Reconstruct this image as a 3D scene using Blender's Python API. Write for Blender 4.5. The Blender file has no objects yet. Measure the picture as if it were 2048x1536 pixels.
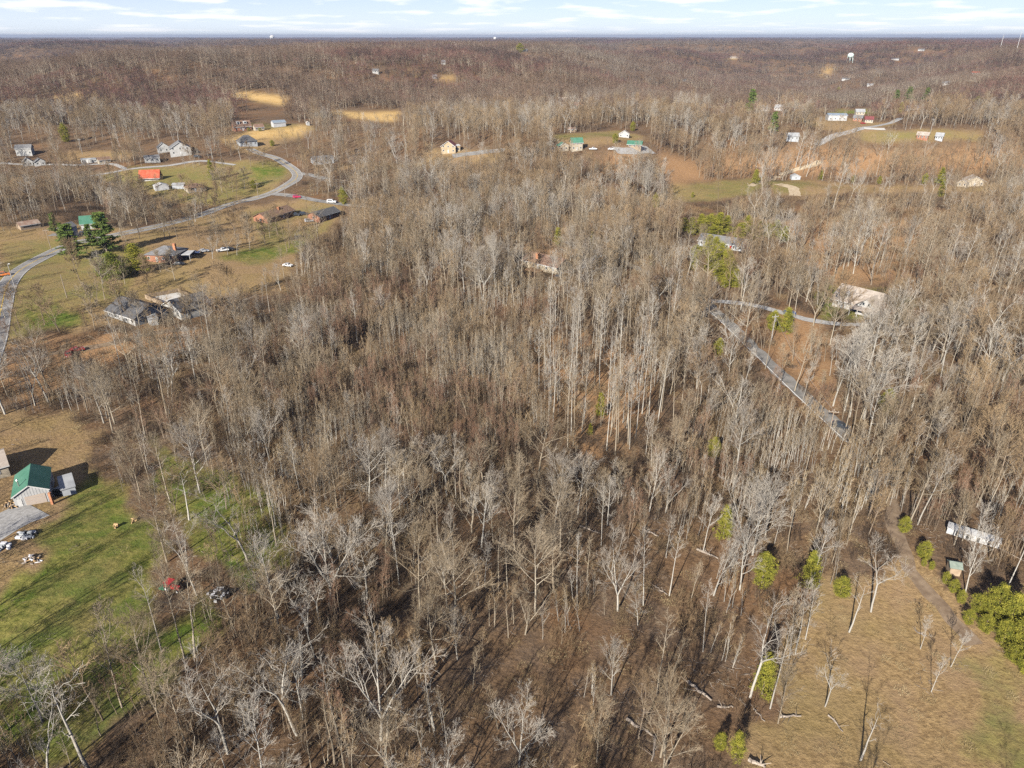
import bpy, math, random
import numpy as np
R = math.radians
S = bpy.context.scene
COL = S.collection

# ------------------------------------------------------------------ camera, sky, sun, exposure
CAM_H = 92.0
PITCH = 26.1
F = 1420.0                       # focal length in pixels of the 2048 wide photograph
cam_d = bpy.data.cameras.new('camera')
cam = bpy.data.objects.new('camera', cam_d); COL.objects.link(cam)
cam_d.sensor_width = 36.0; cam_d.lens = 36.0 * F / 2048
cam_d.clip_start = 1.0; cam_d.clip_end = 120000.0
cam.location = (0, 0, CAM_H); cam.rotation_euler = (R(90 - PITCH), 0, 0)
S.camera = cam

SUN_AZ = 27.0                    # shadows run forward and this many degrees to the right
SUN_EL = 27.5
sun_d = bpy.data.lights.new('sun', 'SUN'); sun = bpy.data.objects.new('sun', sun_d); COL.objects.link(sun)
sun_d.energy = 5.0; sun_d.angle = R(0.5); sun_d.color = (1.0, 0.935, 0.83)
sun.rotation_euler = (R(90 - SUN_EL), 0, R(-SUN_AZ)); sun.location = (-60, -120, 160)

W = bpy.data.worlds.new('World'); S.world = W; W.use_nodes = True
nt = W.node_tree; nt.nodes.clear()
def wn(t, **k):
    n = nt.nodes.new(t)
    for a, b in k.items(): setattr(n, a, b)
    return n
sky = wn('ShaderNodeTexSky', sky_type='NISHITA', sun_disc=False, sun_elevation=R(SUN_EL), sun_rotation=R(180 + SUN_AZ), altitude=200.0, air_density=0.5, dust_density=0.2, ozone_density=1.5)
bg = wn('ShaderNodeBackground'); bg.inputs[1].default_value = 0.05
out = wn('ShaderNodeOutputWorld')
# flat-bottomed fair weather clouds on a plane far above, seen edge-on towards the horizon
tc = wn('ShaderNodeTexCoord'); sep = wn('ShaderNodeSeparateXYZ')
nt.links.new(tc.outputs['Generated'], sep.inputs[0])
def wm(op, a, b=None, c=None):
    n = wn('ShaderNodeMath', operation=op)
    for i, v in enumerate((a, b, c)):
        if v is None: continue
        if isinstance(v, (int, float)): n.inputs[i].default_value = v
        else: nt.links.new(v, n.inputs[i])
    return n.outputs[0]
zc = wm('MAXIMUM', sep.outputs[2], 0.0)
az = wm('ARCTAN2', sep.outputs[0], sep.outputs[1])
el = wm('LOGARITHM', wm('ADD', zc, 0.010), 2.718)
cmb = wn('ShaderNodeCombineXYZ'); nt.links.new(wm('MULTIPLY', az, 8.0), cmb.inputs[0]); nt.links.new(wm('MULTIPLY', el, 2.3), cmb.inputs[1])
cn = wn('ShaderNodeTexNoise'); cn.inputs['Scale'].default_value = 1.55; cn.inputs['Detail'].default_value = 7.0; cn.inputs['Roughness'].default_value = 0.52
nt.links.new(cmb.outputs[0], cn.inputs['Vector'])
cr = wn('ShaderNodeValToRGB'); cr.color_ramp.elements[0].position = 0.51; cr.color_ramp.elements[1].position = 0.64
cr.color_ramp.elements[0].color = (0, 0, 0, 1); cr.color_ramp.elements[1].color = (1, 1, 1, 1)
nt.links.new(cn.outputs[0], cr.inputs[0])
mixc = wn('ShaderNodeMix', data_type='RGBA'); mixc.inputs[7].default_value = (13.6, 13.6, 13.6, 1)
nt.links.new(wm('MULTIPLY', cr.outputs[0], 0.7), mixc.inputs[0])
hs = wn('ShaderNodeMix', data_type='RGBA', blend_type='MULTIPLY'); hs.inputs[0].default_value = 1.0; hs.inputs[7].default_value = (.92, 1.0, 1.32, 1)   # cool white balance
nt.links.new(sky.outputs[0], hs.inputs[6])
veil = wn('ShaderNodeMix', data_type='RGBA'); veil.inputs[7].default_value = (10.9, 11.8, 12.5, 1)      # pale haze low over the horizon, all around
nt.links.new(wm('MULTIPLY', wm('EXPONENT', wm('MULTIPLY', zc, -14.0)), .95), veil.inputs[0]); nt.links.new(hs.outputs[2], veil.inputs[6])
nt.links.new(veil.outputs[2], mixc.inputs[6]); nt.links.new(mixc.outputs[2], bg.inputs[0]); nt.links.new(bg.outputs[0], out.inputs[0])

S.view_settings.view_transform = 'Standard'; S.view_settings.look = 'None'
S.view_settings.exposure = 0.88; S.view_settings.gamma = 1.0; S.view_settings.use_curve_mapping = False
S.render.engine = 'CYCLES'
cy = S.cycles
cy.max_bounces = 2; cy.diffuse_bounces = 0; cy.glossy_bounces = 1; cy.transmission_bounces = 2; cy.volume_bounces = 0
cy.transparent_max_bounces = 4; cy.use_denoising = False; cy.caustics_reflective = False; cy.caustics_refractive = False
S.render.use_persistent_data = False

# ------------------------------------------------------------------ terrain
rs = np.random.RandomState(7)
def sstep(t): t = np.clip(t, 0, 1); return t * t * (3 - 2 * t)
_w = []
for lam, amp in ((1900, 1.0), (1400, .9), (1000, .75), (760, .6), (520, .42), (380, .3), (270, .2)):
    for k in range(3):
        a = rs.rand() * 6.283; _w.append((6.283 / lam * math.cos(a), 6.283 / lam * math.sin(a), rs.rand() * 6.283, amp / 3 ** .5))
_s = []
for lam, amp in ((150, .8), (95, .55), (60, .35), (38, .2)):
    for k in range(2):
        a = rs.rand() * 6.283; _s.append((6.283 / lam * math.cos(a), 6.283 / lam * math.sin(a), rs.rand() * 6.283, amp))
def height(x, y):
    x = np.asarray(x, float); y = np.asarray(y, float)
    h = np.zeros(np.broadcast(x, y).shape)
    for a, b, p, m in _s: h = h + m * np.sin(a * x + b * y + p)
    d = np.hypot(x, y)
    h = h * (0.6 + 0.4 * sstep((d - 300) / 300))
    h = h + 5.0 * sstep((-x - 90) / 140) - 3.0 * np.exp(-((x - 10) / 90) ** 2 - ((y - 190) / 90) ** 2)
    y0 = 410 + 110 * sstep((x - 30) / 150); wd = 115 + 120 * sstep((60 - x) / 160); up = 24 - 8 * sstep((20 - x) / 200)
    h = h + up * sstep((y - y0) / wd)
    n = 0
    for a, b, p, m in _w: n = n + m * np.sin(a * x + b * y + p)
    amp = 26 * sstep((d - 760) / 500) * (1 - 0.55 * sstep((d - 4500) / 6000))
    h = h + amp * n + 14 * sstep((d - 5000) / 9000)
    return np.where(h > 48, 48 + 14 * np.tanh((h - 48) / 14), h)
cp, sp = math.cos(R(PITCH)), math.sin(R(PITCH))
def ray(u, v):
    a = (np.asarray(u, float) - 1024) / F; b = (768 - np.asarray(v, float)) / F
    return a, cp + b * sp, -sp + b * cp
_T = np.geomspace(45, 26000, 900)
def G(u, v):
    """ground point seen at a pixel of the photograph"""
    dx, dy, dz = ray(u, v); dx = float(dx); dy = float(dy); dz = float(dz)
    X = dx * _T; Y = dy * _T; Z = CAM_H + dz * _T
    below = np.nonzero(Z < height(X, Y))[0]
    if len(below) == 0: t = 15000.0
    else:
        i = below[0]; a, b = _T[max(i - 1, 0)], _T[i]
        for _ in range(18):
            m = (a + b) / 2
            if CAM_H + dz * m < height(dx * m, dy * m): b = m
            else: a = m
        t = b
    return (dx * t, dy * t, float(height(dx * t, dy * t)))
def proj(x, y, z):
    zc = y * cp - (z - CAM_H) * sp; up = y * sp + (z - CAM_H) * cp
    zc = np.maximum(zc, 1e-3)
    return 1024 + F * x / zc, 768 - F * up / zc, zc
def Gs(pts): return [G(*p) for p in pts]
def wpoly(pts): return np.array([G(*p)[:2] for p in pts])
def inside(poly, x, y):
    x = np.asarray(x); y = np.asarray(y); r = np.zeros(x.shape, bool); n = len(poly)
    bb = (x >= poly[:, 0].min()) & (x <= poly[:, 0].max()) & (y >= poly[:, 1].min()) & (y <= poly[:, 1].max())
    xs, ys = x[bb], y[bb]; q = np.zeros(xs.shape, bool)
    for i in range(n):
        (x0, y0), (x1, y1) = poly[i], poly[(i + 1) % n]
        if y0 == y1: continue
        q ^= ((y0 > ys) != (y1 > ys)) & (xs < (x1 - x0) * (ys - y0) / (y1 - y0) + x0)
    r[bb] = q; return r

# ------------------------------------------------------------------ materials
def mat(name, col, rough=0.85, col2=None, scale=1.0, rnd=False, spec=0.2, metal=0.0, bump=0.0, detail=4.0, var=0.0, ramp=(0.35, 0.65)):
    m = bpy.data.materials.new(name); m.use_nodes = True
    t = m.node_tree; b = t.nodes['Principled BSDF']
    b.inputs['Roughness'].default_value = rough; b.inputs['Specular IOR Level'].default_value = spec; b.inputs['Metallic'].default_value = metal
    b.inputs['Base Color'].default_value = (*col, 1)
    c = None
    if col2 is not None:
        mx = t.nodes.new('ShaderNodeMix'); mx.data_type = 'RGBA'; mx.inputs[6].default_value = (*col, 1); mx.inputs[7].default_value = (*col2, 1)
        if rnd:
            oi = t.nodes.new('ShaderNodeObjectInfo'); t.links.new(oi.outputs['Random'], mx.inputs[0])
        else:
            tx = t.nodes.new('ShaderNodeTexCoord'); n = t.nodes.new('ShaderNodeTexNoise'); n.inputs['Scale'].default_value = scale; n.inputs['Detail'].default_value = detail
            r = t.nodes.new('ShaderNodeMapRange'); r.inputs[1].default_value = ramp[0]; r.inputs[2].default_value = ramp[1]
            t.links.new(tx.outputs['Object'], n.inputs['Vector']); t.links.new(n.outputs[0], r.inputs[0]); t.links.new(r.outputs[0], mx.inputs[0])
            if bump:
                bp = t.nodes.new('ShaderNodeBump'); bp.inputs['Strength'].default_value = bump; t.links.new(n.outputs[0], bp.inputs['Height']); t.links.new(bp.outputs[0], b.inputs['Normal'])
        c = mx.outputs[2]
        t.links.new(c, b.inputs['Base Color'])
    return m
M = {}
def defm(k, *a, **kw): M[k] = mat(k, *a, **kw)
defm('bark_grey', (.245, .20, .145), col2=(.385, .335, .26), rnd=True)
defm('bark_pale', (.31, .285, .245), col2=(.46, .435, .385), rnd=True)
defm('bark_brown', (.17, .13, .09), col2=(.27, .215, .16), rnd=True)
defm('twig_grey', (.19, .145, .092), col2=(.31, .25, .175), rnd=True)
defm('twig_pale', (.27, .235, .195), col2=(.38, .345, .295), rnd=True)
defm('twig_brown', (.19, .13, .075), col2=(.33, .235, .135), rnd=True)
defm('twig_far', (.115, .072, .05), col2=(.205, .14, .10), rnd=True)
defm('far_red', (.125, .060, .050), col2=(.205, .112, .09), rnd=True)
defm('far_dark', (.055, .036, .033), col2=(.105, .072, .062), rnd=True)
defm('far_grey', (.14, .105, .082), col2=(.225, .175, .138), rnd=True)
defm('sapling', (.20, .14, .078), col2=(.34, .255, .15), rnd=True)
defm('twig_red', (.17, .095, .06), col2=(.26, .155, .10), rnd=True); defm('brush_dark', (.07, .05, .036), col2=(.12, .088, .062), rnd=True)
defm('brush', (.15, .10, .06), col2=(.26, .185, .10), rnd=True)
defm('cedar', (.12, .135, .02), col2=(.34, .31, .045), scale=1.4)
defm('pine', (.065, .11, .026), col2=(.17, .22, .05), scale=0.7)
defm('magnolia', (.09, .125, .02), col2=(.24, .25, .05), scale=0.8)
defm('log', (.40, .34, .28), col2=(.22, .18, .15), scale=1.2)

# ------------------------------------------------------------------ mesh helpers
def mesh_np(name, V, faces, mats, mi=None, smooth=False):
    """V (n,3); faces: list of (m,k) int arrays"""
    me = bpy.data.meshes.new(name)
    V = np.asarray(V, np.float32)
    loops = np.concatenate([f.ravel() for f in faces]).astype(np.int32)
    tot = np.concatenate([np.full(len(f), f.shape[1]) for f in faces]).astype(np.int32)
    st = np.concatenate([[0], np.cumsum(tot)[:-1]]).astype(np.int32)
    me.vertices.add(len(V)); me.vertices.foreach_set('co', V.ravel())
    me.loops.add(len(loops)); me.loops.foreach_set('vertex_index', loops)
    me.polygons.add(len(tot)); me.polygons.foreach_set('loop_start', st); me.polygons.foreach_set('loop_total', tot)
    for m in mats: me.materials.append(M[m] if isinstance(m, str) else m)
    if mi is not None: me.polygons.foreach_set('material_index', np.concatenate([np.asarray(q) for q in mi]).astype(np.int32))
    me.update(calc_edges=True)
    if smooth: me.polygons.foreach_set('use_smooth', np.ones(len(tot), bool))
    else: me.polygons.foreach_set('use_smooth', np.zeros(len(tot), bool))
    return me
class MB:
    def __init__(s): s.v = []; s.f = []
    def add(s, V, Fs):
        o = len(s.v); s.v += [tuple(map(float, p)) for p in V]; s.f += [tuple(o + i for i in f) for f in Fs]; return s
    def box(s, x0, x1, y0, y1, z0, z1):
        return s.add([(x0, y0, z0), (x1, y0, z0), (x1, y1, z0), (x0, y1, z0), (x0, y0, z1), (x1, y0, z1), (x1, y1, z1), (x0, y1, z1)],
                     [(3, 2, 1, 0), (4, 5, 6, 7), (0, 1, 5, 4), (1, 2, 6, 5), (2, 3, 7, 6), (3, 0, 4, 7)])
    def tube(s, p0, p1, r0, r1=None, n=6, cap=True):
        r1 = r0 if r1 is None else r1
        p0 = np.array(p0, float); p1 = np.array(p1, float); d = p1 - p0; d /= np.linalg.norm(d) + 1e-9
        a = np.cross(d, (0, 0, 1.0) if abs(d[2]) < .9 else (1.0, 0, 0)); a /= np.linalg.norm(a); b = np.cross(d, a)
        V = [p0 + r0 * (math.cos(6.2832 * i / n) * a + math.sin(6.2832 * i / n) * b) for i in range(n)] + [p1 + r1 * (math.cos(6.2832 * i / n) * a + math.sin(6.2832 * i / n) * b) for i in range(n)]
        Fs = [(i, (i + 1) % n, n + (i + 1) % n, n + i) for i in range(n)]
        if cap: Fs += [tuple(range(n))[::-1], tuple(range(n, 2 * n))]
        return s.add(V, Fs)
    def slab(s, quad, t):
        q = np.array(quad, float); n = np.cross(q[1] - q[0], q[-1] - q[0]); n /= np.linalg.norm(n); k = len(q)
        V = list(q) + list(q - n * t)
        Fs = [tuple(range(k)), tuple(range(2 * k - 1, k - 1, -1))] + [(i, k + i, k + (i + 1) % k, (i + 1) % k) for i in range(k)]
        return s.add(V, Fs)
    def mesh(s, name, m):
        me = bpy.data.meshes.new(name); me.from_pydata(s.v, [], s.f); me.materials.append(M[m] if isinstance(m, str) else m); me.update(); return me
    def build(s, name, m, parent=None):
        o = bpy.data.objects.new(name, s.mesh(name, m)); COL.objects.link(o); o.parent = parent; return o
def tag(o, label=None, cat=None, group=None, kind=None):
    if label: o['label'] = label
    if cat: o['category'] = cat
    if group: o['group'] = group
    if kind: o['kind'] = kind
    return o
def empty(name, loc, rz=0.0):
    o = bpy.data.objects.new(name, None); COL.objects.link(o); o.location = loc; o.rotation_euler = (0, 0, rz); return o
def obj(name, me, parent=None):
    o = bpy.data.objects.new(name, me); COL.objects.link(o); o.parent = parent; return o

# ------------------------------------------------------------------ ground zones (outlines read off the photograph, put on the terrain)
P = {}
def zone(k, *polys): P[k] = [wpoly(p) for p in polys]
zone('lawn', [(-260, 820), (0, 830), (135, 825), (195, 875), (150, 935), (215, 965), (270, 1005), (335, 1065), (325, 1135), (300, 1195), (235, 1275), (150, 1330), (60, 1380), (-60, 1440), (-260, 1480)],
     [(-120, 470), (100, 445), (290, 462), (420, 425), (600, 396), (690, 412), (665, 455), (600, 510), (560, 585), (420, 600), (330, 640), (215, 655), (60, 668), (15, 700), (-120, 720)],
     [(180, 352), (330, 328), (560, 322), (588, 350), (540, 388), (440, 412), (330, 402), (240, 372)],
     [(430, 275), (620, 250), (640, 256), (560, 288), (520, 310), (470, 300)],
     [(1590, 1200), (1640, 1165), (1790, 1120), (1870, 1130), (1960, 1210), (2060, 1330), (2300, 1560), (1480, 1800), (1480, 1536), (1550, 1400), (1590, 1300)])
zone('green', [(190, 940), (330, 1060), (310, 1180), (230, 1290), (60, 1400), (-100, 1450), (-200, 1300), (60, 1150), (90, 1060)],
     [(300, 880), (430, 940), (560, 1010), (600, 1100), (480, 1180), (380, 1080), (310, 960)], [(200, 1290), (330, 1230), (450, 1200), (420, 1290), (240, 1450), (60, 1536), (-60, 1500)],
     [(420, 510), (560, 490), (640, 465), (600, 500), (520, 530)], [(500, 330), (570, 335), (560, 365), (510, 375)], [(40, 610), (120, 600), (200, 640), (60, 668)],
     [(1640, 580), (1680, 570), (1830, 590), (1870, 610), (1800, 650), (1760, 640), (1640, 640)],
     [(1660, 216), (1745, 218), (1740, 228), (1660, 226)])
zone('pale', [(1335, 362), (1530, 356), (1640, 366), (1600, 386), (1505, 392), (1420, 405), (1340, 405)], [(1720, 262), (1965, 260), (1970, 282), (1720, 284)], [(1105, 268), (1240, 262), (1300, 280), (1105, 288)], [(460, 245), (620, 250), (560, 280)], [(180, 352), (330, 328), (560, 322), (588, 350), (540, 388), (440, 412), (330, 402), (240, 372)], [(0, 480), (150, 470), (300, 500), (250, 600), (60, 668), (0, 690)], [(500, 420), (690, 412), (640, 470), (520, 505)], [(1920, 1310), (2060, 1330), (2120, 1560), (1960, 1560)])
zone('clay', [(1330, 300), (1620, 290), (2100, 300), (2100, 345), (1500, 352), (1400, 345)], [(1560, 440), (1850, 440), (1920, 560), (1640, 575)], [(1310, 300), (1345, 310), (1420, 355), (1360, 372), (1320, 350)], [(1230, 295), (1300, 300), (1290, 325), (1200, 360), (1170, 400), (1150, 380)], [(1570, 620), (1640, 640), (1680, 790), (1660, 830), (1600, 770), (1540, 690)],
     [(1040, 470), (1100, 470), (1130, 500), (1110, 515), (1060, 505)], [(1720, 630), (1790, 645), (1790, 690), (1720, 670)], [(590, 437), (650, 430), (640, 452), (560, 458)], [(1000, 690), (1100, 650), (1300, 700), (1280, 900), (1180, 930), (1080, 850)],
     [(0, 690), (300, 660), (420, 650), (380, 700), (200, 740), (60, 800), (-60, 810)])
zone('field', [(450, 186), (500, 186), (575, 196), (572, 210), (520, 205)], [(652, 223), (800, 223), (796, 242), (735, 242), (690, 231)], [(862, 161), (905, 153), (922, 157), (872, 166)], [(788, 153), (840, 140), (845, 146)],
     [(440, 285), (500, 262), (620, 250), (610, 262), (560, 275)], [(1455, 116), (1480, 114), (1482, 118), (1456, 120)], [(100, 196), (190, 186), (200, 190), (110, 203)], [(0, 212), (60, 200), (70, 205), (0, 219)], [(1640, 150), (1665, 128), (1672, 132), (1655, 156)], [(1735, 150), (1755, 138), (1752, 150), (1738, 162)])
zone('meadow', [(1335, 366), (1525, 357), (1505, 388), (1420, 402), (1345, 402)], [(1525, 366), (1600, 360), (1760, 372), (1980, 368), (1985, 382), (1560, 392)], [(1105, 268), (1240, 262), (1300, 280), (1200, 293), (1105, 288)],
     [(1655, 216), (1745, 216), (1745, 228), (1655, 228)], [(1575, 238), (1660, 232), (1800, 246), (1745, 262), (1660, 262)], [(1720, 262), (1965, 260), (1970, 282), (1720, 284)],
     [(0, 207), (70, 196), (190, 186), (192, 193), (80, 206), (0, 214)], [(120, 300), (260, 300), (270, 320), (120, 322)], [(850, 300), (1000, 300), (1010, 322), (840, 330)], [(640, 330), (860, 318), (860, 328), (660, 342)],
     [(1800, 208), (1960, 212), (1960, 222), (1800, 222)])
# tree-free strips that keep buildings and roads in sight; trees whose stem or top would stand over them are left out
CLEAR_PX = [[(10, 925), (160, 925), (160, 1030), (95, 1040), (0, 1085), (-60, 1090), (-60, 925)], [(210, 585), (400, 580), (400, 632), (300, 640), (240, 640), (210, 625)], [(285, 480), (392, 480), (392, 524), (285, 526)], [(160, 422), (210, 422), (210, 462), (160, 462)],
    [(275, 335), (322, 335), (345, 380), (415, 384), (415, 362), (322, 340), (322, 366), (275, 366)], [(466, 236), (622, 240), (622, 255), (535, 264), (528, 294), (478, 294)], [(510, 412), (592, 412), (592, 446), (510, 448)], [(592, 420), (682, 410), (682, 438), (600, 446)],
    [(285, 288), (388, 288), (388, 326), (285, 328)], [(26, 288), (100, 288), (100, 332), (26, 332)], [(866, 280), (924, 280), (924, 306), (866, 306)], [(1112, 276), (1300, 260), (1300, 300), (1112, 303)],
    [(1045, 508), (1128, 512), (1132, 542), (1046, 534)], [(1380, 476), (1488, 484), (1488, 503), (1380, 494)], [(1658, 572), (1762, 582), (1762, 634), (1660, 612)], [(1890, 1042), (2003, 1070), (2003, 1096), (1890, 1066)],
    [(1895, 1124), (1922, 1124), (1922, 1150), (1895, 1150)], [(1505, 690), (1690, 858), (1690, 885), (1500, 715)], [(1410, 596), (1500, 600), (1670, 640), (1670, 655), (1500, 618), (1410, 608)], [(1772, 1000), (1800, 1000), (1830, 1130), (1960, 1290), (1930, 1290), (1790, 1130)],
    [(1650, 222), (1755, 218), (1755, 248), (1650, 243)], [(1828, 264), (1886, 264), (1886, 282), (1828, 282)], [(1578, 346), (1604, 346), (1604, 360), (1578, 360)], [(1922, 350), (1972, 350), (1972, 372), (1922, 372)], [(498, 296), (560, 300), (612, 350), (590, 380), (540, 400), (300, 468), (130, 510), (60, 545), (0, 620), (0, 580), (60, 525), (140, 485), (300, 448), (540, 380), (580, 350), (545, 318)],
    [(540, 388), (670, 398), (670, 410), (540, 404)], [(160, 312), (225, 312), (225, 328), (160, 328)], [(1690, 250), (1775, 246), (1780, 260), (1690, 262)], [(1236, 262), (1264, 262), (1264, 276), (1236, 276)],
    [(0, 480), (150, 470), (100, 520), (0, 560)], [(230, 520), (420, 530), (560, 510), (560, 560), (420, 590), (260, 580)], [(560, 516), (600, 516), (600, 540), (560, 540)], [(20, 560), (120, 520), (170, 560), (200, 600), (120, 640), (50, 640)]]
EVL = [(1523, 1168, 'round', 8.2, 'round yellow-green cedar standing above the open wood'), (1616, 1176, 'cedar', 8.5, 'narrow cedar tight against a white trunk'), (1680, 1192, 'round', 5.0, 'low wide cedar shrub at the edge of the brown grass', 1.2),
    (1524, 1388, 'cedar', 8.5, 'olive cedar growing at the foot of the bleached dead tree'), (1440, 1497, 'round', 3.6, 'smaller of the two young cedars side by side'), (1470, 1517, 'cedar', 5.4, 'larger of the two young cedars side by side'),
    (1426, 912, 'round', 6.0, 'yellow-green cedar beside the thick straight pale trunk'), (1446, 1076, 'cedar', 8.0, 'slim yellow-green cedar behind the many-stemmed pale tree'), (1200, 834, 'cedar', 7.5, 'dark green cedar among the tall pole trees'), (1180, 870, 'cedar', 3.5, 'little green cedar below the pole trees'),
    (1436, 712, 'round', 7.0, 'bright green cedar beside the lane'), (1770, 826, 'round', 8.0, 'leafy green cedar beside the three tall pale trunks'), (1806, 1064, 'round', 4.4, 'uppermost dark cedar along the dirt track'), (1846, 1116, 'round', 4.6, 'round green cedar at the bend of the dirt track', 1.1),
    (1846, 1131, 'round', 2.0, 'tiny cedar just below the round one at the bend'), (1862, 1138, 'round', 2.2, 'second tiny cedar in the dirt track hedge'), (1890, 1166, 'round', 3.0, 'third low cedar in the dirt track hedge'), (1905, 1184, 'round', 3.4, 'fourth low cedar in the dirt track hedge'), (1920, 1205, 'round', 3.2, 'fifth low cedar in the dirt track hedge'),
    (1935, 1246, 'round', 3.4, 'bright low cedar jutting onto the dirt track', 1.2), (1986, 1238, 'round', 8.5, 'big yellow-green cedar of the hedge cluster'), (1968, 1262, 'round', 4.2, 'low cedar between the jutting one and the hedge cluster', 1.2), (2005, 1285, 'round', 5.5, 'wide cedar in front of the hedge cluster', 1.2), (2038, 1300, 'round', 8.0, 'tall cedar at the edge of the picture in the hedge', 1.1),
    (2052, 1345, 'round', 6.0, 'lowest cedar of the hedge', 1.2), (2012, 1262, 'cedar', 8.0, 'pointed cedar in the middle of the hedge cluster', 1.5), (2025, 1322, 'round', 4.0, 'low cedar near the bottom end of the hedge', 1.4), (1955, 1225, 'round', 4.5, 'cedar linking the dirt track hedge to its big cluster', 1.3), (2040, 1245, 'cedar', 9.0, 'dark cedar behind the hedge cluster'), (215, 507, 'pine', 18.5, 'largest pine by the curved road', 1.45), (186, 500, 'pine', 12, 'narrow olive conifer touching the largest pine', .95), (148, 520, 'pine', 16, 'dark pine before the white building', 1.45),
    (228, 555, 'magnolia', 10.5, 'broad leafy evergreen on the lawn', 1.15), (275, 547, 'cedar', 12.5, 'dense bright green evergreen beside the carport house', 1.9), (113, 470, 'pine', 11, 'ragged evergreen beside the white building'), (128, 482, 'pine', 9, 'small pine in front of the white building'), (687, 408, 'round', 11, 'bright evergreen at the end of the side road', .9),
    (425, 361, 'cedar', 13, 'tall narrow evergreen on the farm lawn'), (508, 377, 'round', 6, 'dark round evergreen bush inside the road bend', 1.3), (133, 284, 'round', 15, 'round dark evergreen above the white houses'), (545, 292, 'round', 5, 'green garden shrub beside the grey hipped house', 1.6), (498, 262, 'round', 3, 'clipped green hedge shrub before the brown dormer house', 2.0),
    (520, 262, 'round', 3, 'clipped green hedge shrub beside the first one', 2.0), (1510, 368, 'cedar', 9.5, 'dark cedar at the corner of the green meadow', 1.5), (1640, 360, 'cedar', 7, 'pointed cedar near the small grey shed', 1.2), (1705, 366, 'round', 6, 'low cedar on the far meadow edge'), (1758, 368, 'round', 6, 'round cedar midway along the far meadow edge'),
    (1848, 368, 'round', 8, 'first cedar before the beige gabled house'), (1879, 368, 'cedar', 11, 'second cedar before the beige gabled house', 1.3), (1881, 394, 'cedar', 11, 'slim cedar below the far meadow'), (1115, 492, 'cedar', 9, 'green cedar behind the brick ranch house', 1.2), (1183, 492, 'cedar', 7, 'bright green cedar by the drive of the brick ranch house', 1.3),
    (1300, 530, 'round', 5, 'dark low evergreen beside the lane'), (1310, 415, 'round', 9, 'evergreen beside the meadow edge trees'), (1385, 395, 'round', 4, 'small evergreen in front of the green meadow'), (1545, 660, 'round', 8, 'olive cedar on the gravel driveway bank', 1.2), (1570, 665, 'cedar', 9, 'second olive cedar on the gravel driveway bank', 1.4), (1655, 580, 'round', 3, 'green shrub at the corner of the white house', 1.6),
    (1500, 230, 'pine', 24, 'tall dark pine left of the distant white sheds'), (1675, 190, 'round', 20, 'large far evergreen among scattered roofs', 1.1), (1655, 188, 'round', 14, 'smaller far evergreen next to the large one'), (1700, 192, 'round', 14, 'far evergreen behind the large one'), (1790, 208, 'pine', 20, 'far pine by the white farmhouse', 1.2), (1815, 205, 'pine', 22, 'second far pine by the white farmhouse', 1.2), (1850, 205, 'pine', 20, 'third far pine by the white farmhouse', 1.2),
    (1860, 220, 'round', 9, 'wide dark evergreen hedge beside the white farmhouse', 3.0), (1950, 222, 'round', 16, 'far round evergreen beside the long field', 1.3), (1800, 225, 'round', 12, 'bushy evergreen before the white farmhouse'), (1040, 105, 'round', 22, 'dark evergreen clump on the far ridge', 1.6), (1265, 262, 'round', 8, 'evergreen behind the white cottage'), (1230, 286, 'round', 7, 'round evergreen beside the green barn', 1.3), (1545, 270, 'pine', 18, 'tall yellowish pine over the wooded bank')]
ROW1 = [(1366, 462, 8), (1382, 470, 9), (1400, 466, 10), (1418, 470, 12), (1436, 472, 12), (1452, 466, 9), (1478, 478, 9), (1492, 470, 10), (1512, 480, 10), (1534, 474, 8), (1550, 476, 9), (1568, 484, 8)]
ROW2 = [(1392, 516, 7), (1415, 512, 10), (1428, 522, 11), (1440, 530, 11), (1452, 545, 10), (1462, 556, 8), (1432, 560, 9), (1418, 545, 8), (1448, 575, 6), (1470, 572, 8), (1388, 540, 7)]
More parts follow.
